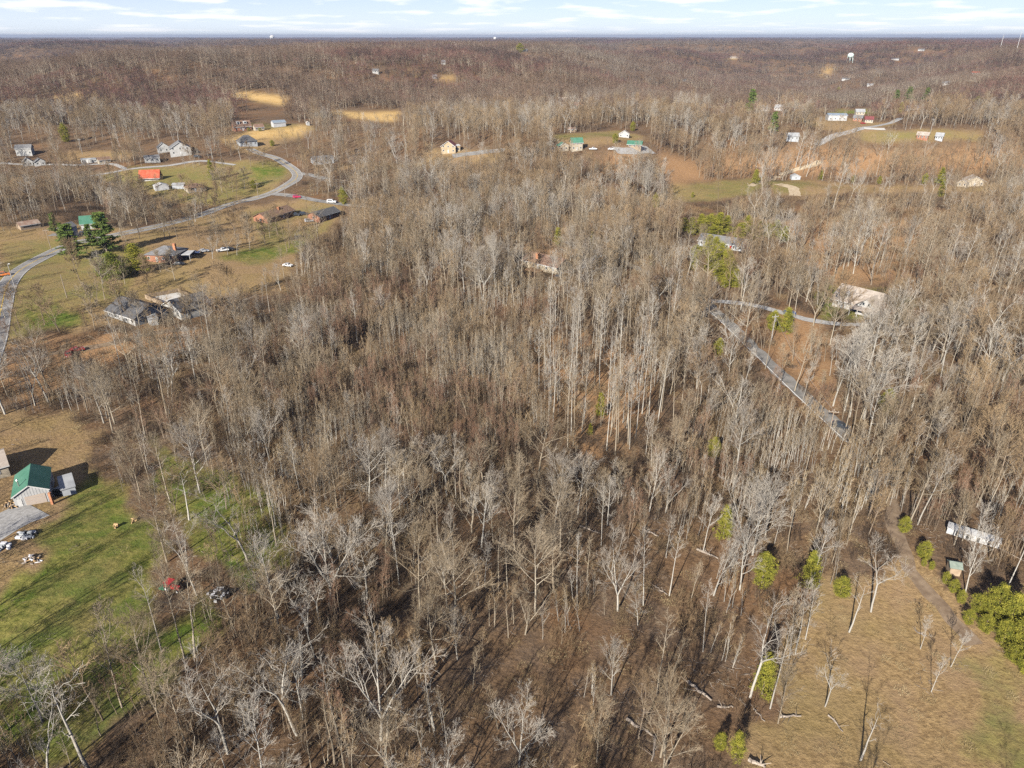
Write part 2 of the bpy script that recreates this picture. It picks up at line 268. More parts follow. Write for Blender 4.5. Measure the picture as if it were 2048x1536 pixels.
FAR = [((1706, 243), (1726, 243), 'brick_wall', 'grey_roof', 'low red-brick workshop beside the long metal building'), ((1730, 246), (1748, 246), 'cream_wall', 'maroon_roof', 'pale shop with dull red roof at the far farm lane'), ((1712, 230), (1732, 230), 'cream_wall', 'metal_roof', 'pale house behind the long metal building'),
    ((1833, 280), (1858, 281), 'brick_wall', 'tan_roof', 'brick house on the long pale field'), ((1870, 282), (1886, 282), 'grey_wall', 'metal_roof', 'grey shed beside the field brick house'), ((1522, 222), (1543, 222), 'white_wall', 'grey_roof', 'white house beside the tall dark far pine'), ((1548, 221), (1570, 221), 'white_wall', 'metal_roof', 'second pale house past the tall dark far pine'),
    ((1816, 220), (1840, 221), 'white_wall', 'grey_roof', 'white farmhouse among far pines'), ((1338, 207), (1356, 207), 'white_wall', 'tan_roof', 'white house on the wooded far slope'), ((1150, 216), (1170, 217), 'white_wall', 'red_roof', 'house with red roof deep in the far woods'), ((1115, 206), (1136, 206), 'cream_wall', 'tan_roof', 'tan house uphill of the deep red-roofed house'),
    ((1786, 180), (1800, 180), 'white_wall', 'grey_roof', 'white speck of a house on the far hillside'), ((1735, 172), (1748, 172), 'white_wall', 'metal_roof', 'white shed on the far hillside'), ((1684, 160), (1702, 160), 'white_wall', 'grey_roof', 'long white roof below the water tower'), ((1783, 121), (1800, 121), 'white_wall', 'grey_roof', 'pale roofs on the far ridge'),
    ((1460, 117), (1481, 117), 'cream_wall', 'tan_roof', 'tan building in its own far clearing'), ((1836, 102), (1850, 102), 'white_wall', 'grey_roof', 'pale roof beneath the radio masts'), ((745, 148), (760, 148), 'white_wall', 'grey_roof', 'white house in the far valley'), ((884, 129), (893, 129), 'white_wall', 'grey_roof', 'small white farm on the far valley side'),
    ((866, 158), (876, 158), 'white_wall', 'grey_roof', 'pale shed beside the small golden field'), ((845, 113), (852, 113), 'white_wall', 'grey_roof', 'white dot of a house on the far ridge slope'), ((1045, 103), (1056, 103), 'white_wall', 'grey_roof', 'white house beside the far ridge evergreens'), ((1945, 148), (1962, 148), 'white_wall', 'red_roof', 'red-roofed house in the far right woods'),
    ((1885, 170), (1900, 170), 'white_wall', 'grey_roof', 'grey house in the far right woods'), ((1365, 163), (1374, 163), 'white_wall', 'grey_roof', 'white cabin on the far mid slope'), ((1572, 283), (1602, 284), 'grey_wall', 'metal_roof', 'grey house hidden at the top of the wooded bank'), ((1612, 190), (1622, 190), 'white_wall', 'grey_roof', 'white house beneath the far evergreens')]
def ever_box(u, v, H):
    x, y, z = G(u, v); k = H * F / proj(x, y, z)[2]; return [(u - .2 * k, v - .8 * k), (u + .2 * k, v - .8 * k), (u + .25 * k, v), (u - .25 * k, v)]
CLEAR = [np.array(p, float) for p in CLEAR_PX + [[(450, 186), (500, 186), (575, 196), (572, 210), (520, 205)], [(652, 223), (800, 223), (796, 242), (735, 242), (690, 231)], [(862, 161), (905, 153), (922, 157), (872, 166)], [(1335, 366), (1525, 357), (1505, 388), (1420, 402), (1345, 402)],
    [(1525, 366), (1600, 360), (1760, 372), (1980, 368), (1985, 380), (1560, 390)], [(1655, 216), (1745, 216), (1745, 228), (1655, 228)], [(1720, 264), (1965, 262), (1970, 280), (1720, 282)], [(1105, 268), (1240, 264), (1250, 275), (1105, 280)], [(180, 356), (280, 345), (420, 335), (560, 330), (580, 350), (540, 380), (440, 400), (330, 395), (240, 372)],
    [(450, 272), (620, 252), (610, 260), (540, 285), (470, 296)], [(1310, 305), (1345, 312), (1415, 352), (1340, 362)]] + [[(638, 219), (815, 219), (810, 250), (730, 250), (680, 240)], [(438, 183), (588, 190), (588, 217), (510, 213)]] + [[(a[0] - 2, a[1] - 9), (b[0] + 2, b[1] - 9), (b[0] + 2, b[1] + 1), (a[0] - 2, a[1] + 1)] for a, b, *_ in FAR] + [[(1692, 108), (1706, 108), (1706, 126), (1692, 126)]] + [ever_box(e[0], e[1], e[3]) for e in EVL] + [ever_box(*e) for e in ROW1 + ROW2]]
def blocked(x, y, z, hgt, parts=(0, .5, .95)):
    b = np.zeros(len(x), bool)
    for k in parts:
        u, v, _ = proj(x, y, z + hgt * k)
        for p in CLEAR: b |= inside(p, u, v)
    return b

# ------------------------------------------------------------------ the ground: one sheet out to the horizon
def make_ground():
    NR, NA = 520, 430
    ang = np.linspace(-R(64), R(64), NA); rad = np.concatenate([np.linspace(20, 110, 40, endpoint=False), np.geomspace(110, 34000, NR - 40)])
    A, D = np.meshgrid(ang, rad)
    X = D * np.sin(A); Y = -60 + D * np.cos(A)
    Z = height(X, Y)
    x, y, z = X.ravel(), Y.ravel(), Z.ravel()
    jx = x + 2.2 * np.sin(y * .45 + 1.7 * np.sin(x * .21)) + 1.4 * np.sin(y * 1.3 + x * .7); jy = y + 2.6 * np.sin(x * .37 + 1.3 * np.sin(y * .25)) + 1.4 * np.sin(x * 1.1 - y * .9)
    def msk(k, jit=True):
        m = np.zeros(len(x))
        for p in P[k]: m = np.maximum(m, inside(p, jx if jit else x, jy if jit else y))
        m = m.reshape(NR, NA)
        for _ in range(2):
            q = m.copy(); q[1:-1, 1:-1] = (m[1:-1, 1:-1] * 2 + m[:-2, 1:-1] + m[2:, 1:-1] + m[1:-1, :-2] + m[1:-1, 2:]) / 6; m = q
        return m.ravel()
    lawn = np.maximum(msk('lawn'), msk('meadow')); green = np.maximum(msk('green'), .5 * msk('pale')); clay = msk('clay'); field = msk('field', False)
    i = (np.arange(NR - 1)[:, None] * NA + np.arange(NA - 1)[None]).ravel()
    Fq = np.stack([i, i + 1, i + NA + 1, i + NA], 1)
    m = bpy.data.materials.new('ground'); m.use_nodes = True; t = m.node_tree; b = t.nodes['Principled BSDF']
    b.inputs['Roughness'].default_value = 0.95; b.inputs['Specular IOR Level'].default_value = 0.05
    geo = t.nodes.new('ShaderNodeNewGeometry')
    def noise(sc, det=5, ro=.6, st=None):
        n = t.nodes.new('ShaderNodeTexNoise'); n.inputs['Scale'].default_value = sc; n.inputs['Detail'].default_value = det; n.inputs['Roughness'].default_value = ro
        src = geo.outputs['Position']
        if st:
            mp = t.nodes.new('ShaderNodeMapping'); mp.inputs['Scale'].default_value = st; t.links.new(src, mp.inputs[0]); src = mp.outputs[0]
        t.links.new(src, n.inputs['Vector']); return n.outputs[0]
    def rng(v, a, c, lo=0.0, hi=1.0):
        r = t.nodes.new('ShaderNodeMapRange'); r.inputs[1].default_value = a; r.inputs[2].default_value = c; r.inputs[3].default_value = lo; r.inputs[4].default_value = hi; t.links.new(v, r.inputs[0]); return r.outputs[0]
    def mx(f, a, c):
        n = t.nodes.new('ShaderNodeMix'); n.data_type = 'RGBA'
        for k, v in ((0, f), (6, a), (7, c)):
            if isinstance(v, tuple): n.inputs[k].default_value = (*v, 1)
            elif isinstance(v, float): n.inputs[k].default_value = v
            else: t.links.new(v, n.inputs[k])
        return n.outputs[2]
    def mul(a, c):
        n = t.nodes.new('ShaderNodeMath'); n.operation = 'MULTIPLY'; t.links.new(a, n.inputs[0])
        if isinstance(c, float): n.inputs[1].default_value = c
        else: t.links.new(c, n.inputs[1])
        return n.outputs[0]
    at = t.nodes.new('ShaderNodeVertexColor'); at.layer_name = 'cover'; sepc = t.nodes.new('ShaderNodeSeparateColor'); t.links.new(at.outputs[0], sepc.inputs[0])
    at2 = t.nodes.new('ShaderNodeAttribute'); at2.attribute_name = 'crop'
    fine = noise(1.1, 6, .72); mid = noise(.16, 5, .6); big = noise(.03, 4, .55); tuft = noise(.55, 5, .7)
    litter = mx(rng(fine, .32, .68), (.060, .039, .025), (.25, .16, .09))
    litter = mx(mul(rng(mid, .42, .62), .55), litter, (.17, .125, .09))
    litter = mx(mul(rng(big, .5, .66), .6), litter, (.23, .125, .06))
    dry = mx(rng(fine, .3, .7), (.175, .112, .055), (.44, .305, .15))
    dry = mx(mul(rng(mid, .42, .62), .6), dry, (.31, .21, .125))
    dry = mx(mul(rng(big, .46, .62), .35), dry, (.25, .205, .07))
    grn = mx(rng(tuft, .34, .64), (.08, .10, .02), (.27, .25, .07))
    grn = mx(mul(rng(mid, .46, .6), .75), grn, (.085, .145, .02))
    cly = mx(rng(fine, .3, .7), (.30, .165, .08), (.47, .29, .15))
    fld = mx(rng(mid, .35, .65), (.54, .35, .13), (.62, .43, .19))
    def rough(v, w=.9):
        a = t.nodes.new('ShaderNodeMath'); a.operation = 'MULTIPLY_ADD'; t.links.new(tuft, a.inputs[0]); a.inputs[1].default_value = w; t.links.new(v, a.inputs[2]); return rng(a.outputs[0], .5 * w + .2, .5 * w + .8)
    c = mx(rough(sepc.outputs[0]), litter, dry)
    c = mx(mul(rough(sepc.outputs[1], .7), rng(big, .34, .52, .55, 1.0)), c, grn)
    c = mx(mul(sepc.outputs[2], .8), c, cly)
    c = mx(at2.outputs['Fac'], c, fld)
    t.links.new(c, b.inputs['Base Color'])
    bp = t.nodes.new('ShaderNodeBump'); bp.inputs['Strength'].default_value = 0.9; bp.inputs['Distance'].default_value = 0.35
    t.links.new(fine, bp.inputs['Height']); t.links.new(bp.outputs[0], b.inputs['Normal'])
    M['ground'] = m
    me = mesh_np('ground', np.stack([x, y, z], 1), [Fq[:, ::-1]], ['ground'], smooth=True)
    ca = me.color_attributes.new('cover', 'FLOAT_COLOR', 'POINT'); ca.data.foreach_set('color', np.stack([lawn, green, clay, np.ones(len(x))], 1).astype(np.float32).ravel())
    fa = me.attributes.new('crop', 'FLOAT', 'POINT'); fa.data.foreach_set('value', field.astype(np.float32))
    tag(obj('ground', me), 'rolling ground of brown leaf litter, dry lawn and grass', 'ground', kind='structure')
make_ground()

# ------------------------------------------------------------------ roads, drives and trails
defm('asphalt', (.24, .23, .22), col2=(.31, .30, .285), scale=.25, rough=.9)
defm('asphalt_old', (.20, .195, .185), col2=(.30, .29, .275), scale=.35, rough=.95)
defm('lane', (.15, .145, .135), col2=(.26, .245, .225), scale=.4, rough=.95)
defm('gravel', (.30, .292, .28), col2=(.44, .43, .415), scale=1.3, rough=.95)
defm('concrete', (.52, .50, .46), col2=(.62, .60, .56), scale=.5)
defm('dirt', (.17, .12, .08), col2=(.27, .20, .135), scale=.6, rough=1)
defm('sandy_dirt', (.44, .34, .22), col2=(.56, .46, .32), scale=.6, rough=1)
defm('line_yellow', (.62, .42, .06)); defm('line_white', (.75, .74, .71))
def smooth_line(pts, step):
    p = np.array([q[:2] for q in pts]); out = []
    for i in range(len(p) - 1):
        a, b, c, d = p[max(i - 1, 0)], p[i], p[i + 1], p[min(i + 2, len(p) - 1)]
        n = max(2, int(np.linalg.norm(c - b) / step))
        for k in range(n):
            s = k / n; out.append(.5 * ((2 * b) + (c - a) * s + (2 * a - 5 * b + 4 * c - d) * s * s + (3 * b - a - 3 * c + d) * s ** 3))
    out.append(p[-1]); return np.array(out)
def ribbon(name, px, width, m, lift, label, off=0.0, parent=None, ragged=0.0, cat='road', world=None):
    c = smooth_line(world if world is not None else Gs(px), 3.0)
    t = np.gradient(c, axis=0); t /= np.linalg.norm(t, axis=1)[:, None] + 1e-9; n = np.stack([-t[:, 1], t[:, 0]], 1)
    rr = np.random.RandomState(len(c)); K = 5; cols = []
    for k in range(K):
        w = off + width * (k / (K - 1) - .5) + (ragged * (rr.rand(len(c)) - .5) if k in (0, K - 1) else 0)
        q = c + n * np.asarray(w)[..., None] if np.ndim(w) else c + n * w
        cols.append(np.stack([q[:, 0], q[:, 1], height(q[:, 0], q[:, 1]) + lift], 1))
    V = np.stack(cols, 1).reshape(-1, 3)
    i = (np.arange(len(c) - 1)[:, None] * K + np.arange(K - 1)[None]).ravel()
    o = obj(name, mesh_np(name, V, [np.stack([i, i + 1, i + K + 1, i + K], 1)[:, ::-1]], [m], smooth=True), parent)
    if parent is None: tag(o, label, cat, kind='structure')
    return o
road_px = [(-60, 830), (-16, 700), (2, 620), (18, 565), (60, 528), (138, 490), (215, 474), (300, 456), (380, 436), (450, 412), (520, 394), (560, 378), (592, 358), (590, 342), (562, 322), (530, 310), (500, 298)]
rd = ribbon('road', road_px, 7.0, 'asphalt', .10, 'grey two-lane road curving past the lawns')
ribbon('centre_line', road_px, .3, 'line_yellow', .125, '', .0, rd)
ribbon('edge_line', road_px, .14, 'line_white', .125, '', 3.2, rd); ribbon('edge_line', road_px, .14, 'line_white', .125, '', -3.2, rd)
ribbon('side_road', [(548, 388), (600, 394), (640, 402), (680, 408), (760, 416), (840, 428)], 5.5, 'asphalt_old', .09, 'narrow grey side road running behind the brown ranch house')
ribbon('side_road', [(585, 345), (620, 350), (650, 358)], 5.5, 'asphalt_old', .09, 'short road stub turning off at the bend')
rd2 = ribbon('road', [(1708, 884), (1690, 868), (1640, 822), (1590, 776), (1540, 728), (1490, 680), (1440, 632), (1400, 596), (1340, 566), (1260, 530), (1180, 500), (1120, 480)], 4.4, 'lane', .10, 'worn grey lane running diagonally through the bare wood', ragged=1.1)
ribbon('edge_line', [(1708, 884), (1690, 868), (1640, 822), (1590, 776), (1540, 728), (1490, 680), (1440, 632), (1400, 596)], .22, 'line_white', .125, '', 1.8, rd2)
ribbon('driveway', [(1404, 600), (1450, 604), (1500, 609), (1560, 624), (1610, 638), (1670, 648), (1720, 650), (1790, 656)], 3.8, 'gravel', .09, 'pale gravel driveway leading to the white house', ragged=.8, cat='driveway')
ribbon('driveway', [(-80, 1110), (-20, 1064), (40, 1034), (75, 1018)], 9.0, 'gravel', .07, 'pale gravel parking apron before the green-roofed garage', ragged=1.4, cat='driveway')
ribbon('driveway', [(180, 352), (250, 340), (330, 332), (410, 322), (470, 330)], 3.4, 'gravel', .09, 'pale farm drive passing the red-roofed house', ragged=.5, cat='driveway')
ribbon('driveway', [(0, 326), (60, 330), (140, 330), (220, 328), (250, 338)], 3.4, 'gravel', .09, 'pale drive in front of the white houses on the rise', ragged=.5, cat='driveway')
ribbon('trail', [(1782, 985), (1786, 1040), (1800, 1090), (1822, 1140), (1862, 1190), (1905, 1240), (1950, 1290)], 2.7, 'dirt', .06, 'brown dirt track along the cedar hedge line', ragged=1.0, cat='track')
ribbon('trail', [(1500, 372), (1560, 352), (1620, 332), (1640, 322)], 5.0, 'sandy_dirt', .09, 'sandy farm track climbing the wooded bank', ragged=1.2, cat='track')
ribbon('trail', [(1555, 368), (1585, 376), (1590, 392)], 7.0, 'sandy_dirt', .09, 'sandy track spur beside the small grey shed', ragged=1.2, cat='track')
ribbon('driveway', [(1230, 300), (1262, 302), (1300, 298)], 9.0, 'gravel', .09, 'gravel yard around the green-roofed barn', ragged=2, cat='driveway')
ribbon('driveway', [(905, 312), (960, 305), (1010, 300)], 8.0, 'asphalt_old', .09, 'grey parking lot beside the tan church-like house', ragged=1, cat='driveway')
ribbon('driveway', [(1632, 290), (1690, 266), (1740, 254), (1790, 242), (1800, 236)], 6.0, 'gravel', .09, 'pale farm lane winding down to the long metal building', ragged=1, cat='driveway')
ribbon('driveway', [(1728, 256), (1770, 258)], 9.0, 'concrete', .12, 'white concrete pad beside the farm lane', ragged=1, cat='driveway')
ribbon('driveway', [(100, 470), (150, 468), (190, 468)], 5.0, 'asphalt_old', .09, 'grey parking pad before the green-roofed house', ragged=.5, cat='driveway')
ribbon('driveway', [(1120, 545), (1150, 540), (1190, 515), (1215, 505)], 3.8, 'gravel', .09, 'pale drive climbing to the brick ranch house', ragged=.8, cat='driveway')
ribbon('driveway', [(60, 720), (100, 707), (150, 700), (210, 690), (300, 668), (400, 655)], 3.0, 'dirt', .07, 'dirt lane below the two white houses', ragged=1.0, cat='track')

# ------------------------------------------------------------------ bare trees
def grow(seed, H, base=.35, n1=14, n2=7, n3=6, n4=3, ang=(68, 22), ll=.42, r0=None, wob=.03, fork=0, kink=.10, up=.18, tw=.024, top=1.0, trunk_bend=.0, shape='round', fork_at=(.12, .3)):
    """skeleton of one leafless tree: trunk, limbs, branches, twigs -> arrays of tapered segments per level"""
    rg = random.Random(seed); r0 = r0 or H * .013
    segs = {0: [], 1: [], 2: [], 3: []}
    V = lambda a: np.array(a, float)
    def unit(v): return v / (math.sqrt(v[0] ** 2 + v[1] ** 2 + v[2] ** 2) + 1e-9)
    def off(d, a, az):
        ax = V((-d[1], d[0], 0)) if abs(d[2]) < .98 else V((1, 0, 0)); ax = unit(ax); b = np.cross(d, ax)
        return unit(d * math.cos(a) + (ax * math.cos(az) + b * math.sin(az)) * math.sin(a))
    def path(p, d, L, ra, rb, n, k, upk, lev):
        pts = [p]; rr = [ra]; dirs = [d]
        for i in range(n):
            d = unit(d + V((rg.gauss(0, k), rg.gauss(0, k), rg.gauss(0, k * .6) + upk))); p = p + d * (L / n)
            pts.append(p); rr.append(ra + (rb - ra) * (i + 1) / n); dirs.append(d)
            segs[lev].append((*pts[-2], *p, rr[-2], rr[-1]))
        return pts, rr, dirs
    def at(pts, rr, dirs, s):
        x = s * (len(pts) - 1); i = min(int(x), len(pts) - 2); f = x - i
        return pts[i] * (1 - f) + pts[i + 1] * f, rr[i] * (1 - f) + rr[i + 1] * f, dirs[i + 1]
    stems = []
    d0 = unit(V((rg.gauss(0, wob + trunk_bend), rg.gauss(0, wob + trunk_bend), 1)))
    if fork:
        fp = rg.uniform(*fork_at)
        a = path(V((0, 0, -.4)), d0, H * fp, r0, r0 * .85, 3, wob, .02, 0)
        for j in range(fork):
            d = off(a[2][-1], R(rg.uniform(12, 24)), j * 6.28 / fork + rg.uniform(-.4, .4))
            stems.append((path(a[0][-1], d, H * (1 - fp) * rg.uniform(.8, 1.0), r0 * .68, r0 * .08, 7, wob * 1.6, .05, 0), max(0, (base - fp) / (1 - fp)), max(4, int(n1 / fork) + 1)))
    else: stems.append((path(V((0, 0, -.4)), d0, H * top, r0, r0 * .08, 9, wob, .03, 0), base / top, n1))
    az = rg.uniform(0, 6.28)
    for (st, b0, k1) in stems:
        for i in range(k1):
            s = b0 + (1 - b0) * ((i + rg.uniform(.1, .9)) / k1) ** .9; s = min(s, .97)
            p, r, d = at(*st, s); q = (s - b0) / (1 - b0 + 1e-6); az += 2.4 + rg.uniform(-.5, .5)
            if shape == 'round': f = .55 + .45 * math.sin(math.pi * min(1, q * .9 + .18))
            elif shape == 'cone': f = 1.0 - .75 * q
            else: f = .45 + .55 * q
            L = H * ll * f * rg.uniform(.7, 1.15); L = min(L, H * 1.02 - p[2] * .8)
            a = R(ang[0] + (ang[1] - ang[0]) * q + rg.gauss(0, 8))
            lim = path(p, off(d, a, az), L, min(r * .62, H * .0075), .022, 5, kink, up * .55, 1)
            for j in range(n2):
                s2 = .22 + .76 * (j + rg.random()) / n2
                p2, r2, d2 = at(*lim, s2); L2 = L * (.62 - .32 * s2) * rg.uniform(.7, 1.2)
                br = path(p2, off(d2, R(rg.uniform(28, 58)), rg.uniform(0, 6.28)), L2, max(.016, r2 * .6), .014, 3, kink * 1.3, up * .7, 2)
                for k in range(n3):
                    s3 = .15 + .83 * (k + rg.random()) / n3
                    p3, r3, d3 = at(*br, s3); L3 = max(.5, L2 * (.55 - .2 * s3) * rg.uniform(.7, 1.3)); dd = off(d3, R(rg.uniform(22, 52)), rg.uniform(0, 6.28))
                    dd = unit(dd + V((0, 0, up))); e = p3 + dd * L3
                    segs[3].append((*p3, *e, tw, 0))
                    for m in range(n4):
                        f = rg.uniform(.25, .9); pp = p3 + dd * L3 * f; d4 = unit(off(dd, R(rg.uniform(20, 48)), rg.uniform(0, 6.28)) + V((0, 0, up)))
                        segs[3].append((*pp, *(pp + d4 * L3 * rg.uniform(.4, .75)), tw * .8, 0))
    return {k: np.array(v).reshape(-1, 8) for k, v in segs.items()}
def seg_geo(a, n):
    """frustums (or spikes where the end radius is 0) for segments a"""
    if len(a) == 0: return np.zeros((0, 3)), []
    p0, p1, r0, r1 = a[:, :3], a[:, 3:6], a[:, 6], a[:, 7]
    d = p1 - p0; d = d / (np.linalg.norm(d, axis=1)[:, None] + 1e-9)
    ref = np.where(np.abs(d[:, 2:3]) < .9, np.array([[0, 0, 1.]]), np.array([[1., 0, 0]])); A = np.cross(d, ref); A /= np.linalg.norm(A, axis=1)[:, None]; B = np.cross(d, A)
    th = 6.28318 * np.arange(n) / n; ring = A[:, None] * np.cos(th)[None, :, None] + B[:, None] * np.sin(th)[None, :, None]
    k = len(a)
    if (r1 == 0).all():
        V = np.concatenate([p0[:, None] + ring * r0[:, None, None], p1[:, None]], 1).reshape(-1, 3); o = (np.arange(k) * (n + 1))[:, None]
        return V, [np.concatenate([np.stack([o[:, 0] + i, o[:, 0] + (i + 1) % n, o[:, 0] + n], 1) for i in range(n)])]
    V = np.concatenate([p0[:, None] + ring * r0[:, None, None], p1[:, None] + ring * r1[:, None, None]], 1).reshape(-1, 3); o = np.arange(k) * 2 * n
    return V, [np.concatenate([np.stack([o + i, o + (i + 1) % n, o + n + (i + 1) % n, o + n + i], 1) for i in range(n)])]
def combine(parts):
    Vs, Fs, mi, o = [], [], [], 0
    for (V, fs, m) in parts:
        if len(V) == 0: continue
        Vs.append(V)
        for f in fs: Fs.append(f + o); mi.append(np.full(len(f), m))
        o += len(V)
    return np.concatenate(Vs), Fs, mi
def tree_meshes(name, sk, bark, twig, n0=6):
    """(trunk mesh, crown mesh): stem and main limbs, then branches and twigs"""
    V, Fs, mi = combine([(*seg_geo(sk[0], n0), 0), (*seg_geo(sk[1], 4), 0)])
    tm = mesh_np(name + '_trunk', V, Fs, [bark], mi, smooth=True)
    V, Fs, mi = combine([(*seg_geo(sk[2], 3), 0), (*seg_geo(sk[3], 3), 0)])
    return tm, mesh_np(name + '_crown', V, Fs, [twig], mi)
def tree_one(name, sk, bark, twig, n0=4, n1=3):
    V, Fs, mi = combine([(*seg_geo(sk[0], n0), 0), (*seg_geo(sk[1], n1), 0), (*seg_geo(sk[2], 3), 1), (*seg_geo(sk[3], 3), 1)])
    return mesh_np(name, V, Fs, [bark, twig], mi)
KINDS = {   # generator settings for the kinds of leafless tree in the photograph
    'oak': dict(H=18, base=.30, n1=13, n2=8, n3=6, n4=3, ang=(72, 18), ll=.46, r0=.26, shape='round', kink=.12),
    'fan': dict(H=14.5, base=.24, n1=11, n2=8, n3=6, n4=3, ang=(48, 12), ll=.56, r0=.19, shape='top', kink=.09, up=.24),
    'poplar': dict(H=23, base=.48, n1=15, n2=6, n3=6, n4=3, ang=(62, 22), ll=.24, r0=.24, shape='round', kink=.10),
    'sycamore': dict(H=18, base=.36, n1=9, n2=7, n3=6, n4=2, ang=(54, 20), ll=.4, r0=.24, shape='top', kink=.26, up=.16, tw=.022, fork=2, wob=.07, fork_at=(.34, .5)),
    'slim': dict(H=12.5, base=.42, n1=11, n2=6, n3=4, n4=2, ang=(48, 16), ll=.26, r0=.115, shape='round', kink=.09, up=.26, wob=.035),
    'forked': dict(H=16.5, base=.34, n1=12, n2=7, n3=6, n4=3, ang=(58, 16), ll=.42, r0=.23, shape='round', fork=3, wob=.05, kink=.13),
    'pole': dict(H=22, base=.55, n1=10, n2=4, n3=4, n4=1, ang=(50, 20), ll=.15, r0=.17, shape='round', kink=.1, up=.2, wob=.02),
    'whip': dict(H=11.5, base=.40, n1=8, n2=4, n3=3, n4=1, ang=(40, 14), ll=.19, r0=.075, shape='round', kink=.08, up=.3, wob=.035),
    'snag': dict(H=13, base=.45, n1=6, n2=3, n3=3, n4=1, ang=(60, 30), ll=.30, r0=.22, shape='top', kink=.3, up=.05, wob=.06)}
NEAR = {}; YARD = {}
def near_variants():
    pal = {'oak': ['grey', 'grey', 'brown', 'pale', 'grey', 'brown', 'grey'], 'fan': ['grey', 'brown', 'grey', 'pale', 'brown'], 'poplar': ['grey', 'pale', 'grey', 'brown'], 'sycamore': ['pale', 'pale', 'pale'], 'slim': ['grey', 'brown', 'brown', 'pale', 'grey'], 'forked': ['grey', 'brown', 'pale', 'grey'], 'snag': ['pale', 'grey'], 'pole': ['pale', 'grey', 'pale']}
    sd = 11
    for k, tones in pal.items():
        NEAR[k] = []
        for tn in tones:
            sd += 1; sk = grow(sd, **KINDS[k]); NEAR[k].append((tn, *tree_meshes(k, sk, 'bark_' + tn, 'twig_' + tn)))
near_variants()
for k_ in ('oak', 'fan', 'forked'):
    YARD[k_] = []
    for j_, tn_ in enumerate(('brown', 'grey', 'brown')): q_ = dict(KINDS[k_]); q_['tw'] = .055; YARD[k_].append((tn_, *tree_meshes(k_, grow(900 + j_, **q_), 'bark_' + tn_, 'twig_' + tn_)))
def new_coll(name, meshes):
    c = bpy.data.collections.new(name)
    for i, me in enumerate(meshes): c.objects.link(bpy.data.objects.new(f'{name}_{i:02d}', me))
    return c
MID_KEYS = []; MID_TONE = []
def mid_variants():
    ms = []; sd = 300
    for k, tones in (('pole', ['pale', 'grey', 'pale', 'brown']), ('oak', ['grey', 'grey', 'brown', 'brown', 'pale', 'grey']), ('fan', ['grey', 'brown', 'pale', 'brown', 'grey']), ('poplar', ['grey', 'pale', 'brown']), ('sycamore', ['pale']), ('slim', ['grey', 'brown', 'brown', 'pale']), ('forked', ['grey', 'brown', 'pale'])):
        for tn in tones:
            sd += 1; q = dict(KINDS[k]); q['n2'] = max(4, q['n2'] - 2); q['n3'] = max(3, q['n3'] - 1); q['n4'] = 2; q['tw'] = .029
            ms.append(tree_one(k, grow(sd, **q), 'bark_' + tn, 'twig_' + tn)); MID_KEYS.append(k); MID_TONE.append(tn)
    return new_coll('mid_tree', ms)
MID = mid_variants()
def clump(seed, n, rad, kinds, tw, bark='bark_brown', twig='twig_brown', cut=(5, 4, 1), hs=(.7, 1.1), n1=None):
    rg = random.Random(seed); parts = []
    for i in range(n):
        q = dict(KINDS[rg.choice(kinds)]); q.update(n2=cut[0], n3=cut[1], n4=cut[2], tw=tw); q['H'] *= rg.uniform(*hs)
        if n1: q['n1'] = n1
        sk = grow(seed * 100 + i, **q); o = np.array([rg.uniform(-rad, rad), rg.uniform(-rad, rad), 0]) if n > 1 else np.zeros(3)
        for lev in range(4):
            a = sk[lev].copy()
            if len(a) == 0: continue
            a[:, :3] += o; a[:, 3:6] += o
            parts.append((*seg_geo(a, 3), 0 if lev < 2 else 1))
    V, Fs, mi = combine(parts)
    return mesh_np('clump', V, Fs, [bark, twig], mi)
THICKET = new_coll('thicket_clump', [clump(40 + i, 6, 2.6, ['whip'], .015, b, t, (4, 3, 1), (.65, 1.05), 8) for i, (b, t) in enumerate((('bark_brown', 'brush'), ('bark_brown', 'twig_red'), ('bark_grey', 'twig_brown'), ('bark_pale', 'twig_grey'), ('bark_pale', 'sapling')))])
FARC = new_coll('far_clump', [clump(60 + i, 9, 11, ['oak', 'fan', 'forked', 'poplar'], .11, b, t, (3, 3, 1), (.75, 1.1), 8) for i, (b, t) in enumerate((('bark_brown', 'far_dark'), ('bark_brown', 'far_red'), ('bark_grey', 'twig_far'), ('bark_brown', 'twig_far'), ('bark_grey', 'far_grey')))])
VFAR = new_coll('horizon_clump', [clump(80 + i, 9, 11, ['oak', 'fan', 'forked'], .34, 'bark_brown', t, (2, 2, 0), (.75, 1.1), 7) for i, t in enumerate(('far_dark', 'far_red', 'twig_far', 'far_grey'))])
def brush_mesh(seed, n, rad, h, tw, m):
    rg = random.Random(seed); a = []
    for i in range(n):
        r = rad * math.sqrt(rg.random()); t = rg.uniform(0, 6.28); p = np.array([r * math.cos(t), r * math.sin(t), -.1]); L = h * rg.uniform(.5, 1.1)
        d = np.array([rg.gauss(0, .35), rg.gauss(0, .35), 1]); d /= np.linalg.norm(d); e = p + d * L; a.append((*p, *e, tw, 0))
        for k in range(7):
            f = rg.uniform(.2, .9); q = p + d * L * f; dd = d + np.array([rg.gauss(0, .6), rg.gauss(0, .6), rg.gauss(.1, .35)]); dd /= np.linalg.norm(dd); a.append((*q, *(q + dd * L * rg.uniform(.25, .5)), tw * .8, 0))
    V, Fs = seg_geo(np.array(a), 3); return mesh_np('brush', V, Fs, [m])
BRUSH = new_coll('brush_clump', [brush_mesh(i, 60, 2.7, h, .022, m) for i, (h, m) in enumerate(((3.6, 'brush_dark'), (3.0, 'brush_dark'), (3.4, 'brush'), (2.6, 'twig_brown'), (2.2, 'sapling')))])

